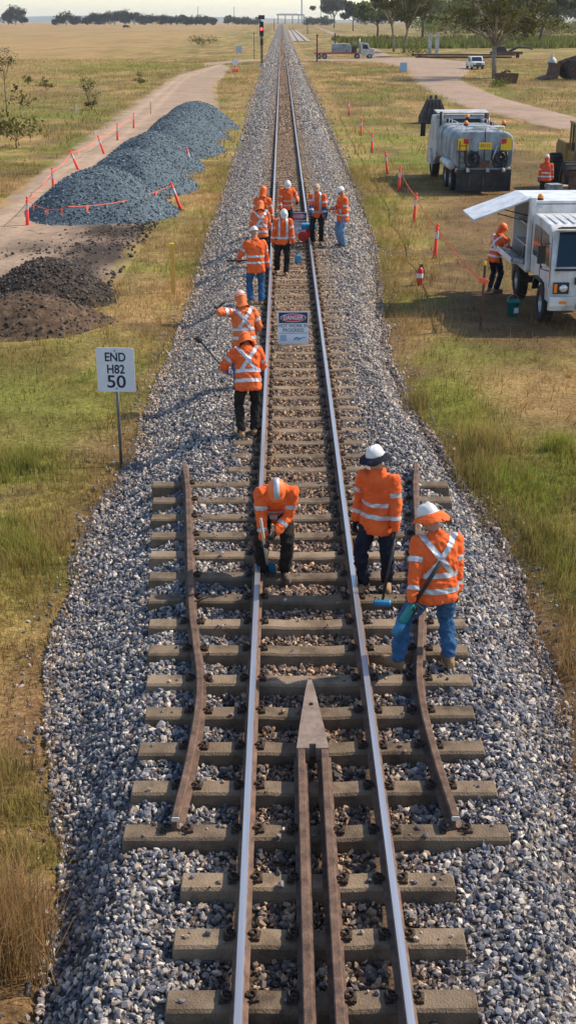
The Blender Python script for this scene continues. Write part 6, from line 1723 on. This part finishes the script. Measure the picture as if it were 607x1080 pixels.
# far siding on the right
sd_ = empty('siding_track', at(318, 42), 0, 'second short railway track joining from the right far along the line', 'railway track')
s0 = Vector(sd_.location)
A, B_ = [at(314, 44), at(322, 44)], [at(305.0, 30), at(307.2, 30)]
for a, b in zip(A, B_):
    q = MB(); q.loft([[Vector(p) - s0 + Vector((dx, 0, dz)) for dx, dz in ((-0.08, 0.1), (0.08, 0.1), (0.08, 0.42), (-0.08, 0.42))] for p in (a, b)]); q.build('rail', M_railside, sd_)
q = MB(); q.loft([[A[0] - s0 + Vector((-2, 0, 0.02)), A[1] - s0 + Vector((2, 0, 0.02)), A[1] - s0 + Vector((1.5, 0, 0.2)), A[0] - s0 + Vector((-1.5, 0, 0.2))], [B_[0] - s0 + Vector((-2, 0, 0.02)), B_[1] - s0 + Vector((2, 0, 0.02)), B_[1] - s0 + Vector((1.5, 0, 0.2)), B_[0] - s0 + Vector((-1.5, 0, 0.2))]]); q.build('ballast', M_stone, sd_)
# small things by the crossing
p = at(248, 76); bx_ = empty('point_indicator', p, 0, 'small white and orange indicator post left of the red signal', 'indicator')
q = MB(); q.tube([(0, 0, 0), (0, 0, 1.0)], 0.1, 8); q.box((0, 0, 0.2), (0.9, 0.6, 0.4)); q.build('stand', M_tape, bx_)
q = MB(); q.tube([(0, -0.1, 1.3), (0, 0.1, 1.3)], 0.42, 14); q.build('disc', M_sign, bx_)
def board(px, py, w, h, z, label, m):
    p = at(px, py); e = empty('notice_board', p, 0, label, 'sign')
    for sx in (-1, 1):
        q = MB(); q.box((sx * w * 0.4, 0.06, (z + h) / 2), (0.08, 0.08, z + h)); q.build('post', M_post, e)
    q = MB(); q.box((0, 0, z + h / 2), (w, 0.05, h)); q.build('panel', m, e, False, 0.02)
M_pblue = mat('pale_blue_panel', (0.28, 0.42, 0.56), 0.5, 0, (0.34, 0.48, 0.62), 3.0)
board(425, 76, 1.0, 1.2, 0.05, 'pale blue cabinet board at the bend of the gravel road', M_pblue)
board(252, 57, 1.2, 1.3, 0.3, 'small pale blue board left of the signal in the straw grass', M_pblue)
# grab bucket lying on the grass
p = W(456, 130); gb = empty('grab_bucket', p, R(8), 'black tapering steel hopper standing on the grass behind the tanker', 'hopper')
q = MB(); q.loft([[Vector((x * s1, y * s1 * 0.8, z)) for x, y in ((-0.9, -0.8), (0.9, -0.8), (0.9, 0.8), (-0.9, 0.8))] for s1, z in ((1.0, 0.0), (0.98, 0.45), (0.55, 1.45), (0.48, 1.6))]); q.build('shell', M_under, gb, False, 0.04)
for k in range(4):
    x = -0.6 + 0.4 * k
    q = MB(); q.tube([(x, -0.66, 0.05), (x * 0.98, -0.65, 0.45), (x * 0.55, -0.36, 1.45)], 0.045, 6); q.build('rib', M_under, gb)
for x in (-0.2, 0.15):
    q = MB(); q.tube([(x, 0, 1.55), (x, 0, 1.85)], [0.12, 0.08], 8); q.build('lifting_lug', M_under, gb)
# rusty box by the tree
p = W(533, 88); rb = empty('scrap_bin', p, R(12), 'rust-brown scrap bin heaped full beside the spreading eucalypt', 'bin')
q = MB(); q.loft([[Vector((x * s1, y * s1, z)) for x, y in ((-1.1, -0.8), (1.1, -0.8), (1.1, 0.8), (-1.1, 0.8))] for s1, z in ((0.9, 0.0), (1.05, 1.1), (0.98, 1.1), (0.95, 0.75))]); q.build('bin', M_rust, rb, False, 0.03)
for k in range(5):
    q = MB(); q.box((random.uniform(-0.7, 0.7), random.uniform(-0.4, 0.4), 1.05 + random.uniform(-0.1, 0.35)), (random.uniform(0.3, 0.9), 0.3, 0.16), (random.uniform(-.5, .5), random.uniform(-.6, .6), random.uniform(0, 3))); q.build('scrap', M_rust, rb, False, 0.02)
# pile of old rails and plant behind the ute
p = at(495, 61.5); rp_ = empty('rail_stack', p, R(-2), 'long dark stack of old rails lying behind the white ute', 'rail stack')
for k in range(7):
    q = MB(); q.loft([[Vector((x, (k % 4) * 0.35 + u, 0.16 + 0.22 * (k // 4) + v)) for u, v in RAIL] for x in (-9 + random.uniform(-3, 1), 6 + random.uniform(-1, 3))]); q.build('old_rail', M_rust, rp_); rp_.children[-1].scale = (1, 2.0, 2.0)
p = at(533, 61); pk = empty('track_machine', p, 0, 'dark low track machine with a raised jib behind the eucalypt', 'machine')
q = MB(); q.box((0, 0, 0.9), (6.0, 2.0, 0.5)); q.build('frame', M_rust, pk, False, 0.05)
q = MB(); q.prism([(-2.6, 1.1), (-2.4, 2.0), (-0.6, 2.1), (0.2, 1.1)], 'y', -0.9, 0.9); q.build('engine_housing', M_under, pk, False, 0.06)
q = MB(); q.tube([(0.4, 0, 1.1), (2.2, 0, 1.9), (4.2, 0, 1.8), (5.0, 0, 1.5)], [0.25, 0.22, 0.18, 0.12], 8); q.build('jib', M_under, pk)
for x in (-2.2, 2.2):
    for y in (-0.9, 0.9): wheel(pk, x, y, 0.42, 0.25, n=14)
    
for px, lb in ((452.5, 'pale concrete post beside its twin, nearer the green bush'), (460, 'pale concrete post beside its twin, nearer the rail stack')):
    p = at(px, 57.5); e = empty('concrete_post', p, 0, lb, 'post', 'pair of pale posts')
    q = MB(); q.box((0, 0, 2.0), (0.75, 0.6, 4.0), taper=0.92); q.build('shaft', M_dustw, e, False, 0.05)
    q = MB(); q.box((0, 0, 0.15), (1.1, 0.9, 0.3)); q.build('footing', M_dustw, e, False, 0.03)
# pale bulk bag on a mound in front of the far loader
p = W(581, 74); bg = empty('bulk_bag', p, 0.3, 'pale bulk bag tied at the neck beside the rust-brown loader', 'bag')
q = MB(); q.loft([[Vector((r * math.cos(t) * (1 + 0.06 * math.sin(4 * t)), r * math.sin(t), z)) for t in [2 * math.pi * k / 14 for k in range(14)]] for r, z in ((0.55, 0.0), (0.66, 0.3), (0.66, 1.1), (0.58, 1.45), (0.24, 1.75), (0.12, 1.9), (0.24, 2.15))]); q.build('sack', M_dustw, bg, True)
q = MB(); q.tube([(0.17 * math.cos(t), 0.17 * math.sin(t), 1.88) for t in [2 * math.pi * k / 10 for k in range(11)]], 0.04, 6); q.build('tie', M_tape, bg)
# boxes in front of the near loader
for px, py, c_, s3, lb in ((582, 217, M_tank, (0.5, 0.5, 0.7), 'tall grey-white steel box next to the yellow loader'), (592, 214, M_woodp, (0.6, 0.5, 0.55), 'timber pallet crate next to the yellow loader')):
    p = W(px, py); e = empty('storage_box', p, R(12), lb, 'box')
    q = MB(); q.box((0, 0, s3[2] / 2 + 0.08), s3); q.build('shell', c_, e, False, 0.02)
    for x in (-0.3, 0.3):
        q = MB(); q.box((x * s3[0] / 0.8, 0, 0.04), (0.1, s3[1], 0.08)); q.build('runner', M_woodp, e)
    q = MB(); q.box((0, 0, s3[2] + 0.10), (s3[0] * 1.04, s3[1] * 1.04, 0.04)); q.build('lid', c_, e, False, 0.01)
# grazing cow, a speck on the far pasture
p = at(133, 30.6); s_ = (p - CAM).length / FPX
cw = MB(); chain(cw, [(-1.0, 0, 1.15), (0, 0, 1.1), (0.9, 0, 1.2)], [0.42, 0.48, 0.42]); chain(cw, [(0.9, 0, 1.25), (1.5, 0, 1.0), (1.75, 0, 0.6), (1.95, 0, 0.35)], [0.3, 0.2, 0.15, 0.1])
for x in (-0.95, 0.85):
    for y in (-0.25, 0.25): chain(cw, [(x, y, 0.95), (x + 0.05 * (1 if x < 0 else -1), y, 0.5), (x, y, 0.04)], [0.2, 0.11, 0.08])
chain(cw, [(-1.38, 0, 1.3), (-1.5, 0, 0.6)], [0.05, 0.05])
o = link('cow', remesh(cw, 0.06, 2, 0, 0, [mat('dark_hide', (0.03, 0.02, 0.015), 0.9, 0, (0.05, 0.035, 0.025), 3.0)], 'cow')); o.location = p; o.scale = (1.6,) * 3
tag(o, 'dark cow grazing alone on the far pasture', 'cow')
# ================================================================== HAZE
M_haze = bpy.data.materials.new('haze_air'); M_haze.use_nodes = True
nt = M_haze.node_tree; nt.nodes.clear()
ho = nt.nodes.new('ShaderNodeOutputMaterial'); hv = nt.nodes.new('ShaderNodeVolumePrincipled')
hv.inputs['Color'].default_value = (0.86, 0.91, 0.98, 1); hv.inputs['Density'].default_value = 0.0001; hv.inputs['Anisotropy'].default_value = 0.2
nt.links.new(hv.outputs[0], ho.inputs['Volume'])
q = MB(); q.box((0, 3280, 28), (9200, 6800, 62)); hz_ = q.build('haze', M_haze); hz_['kind'] = 'stuff'
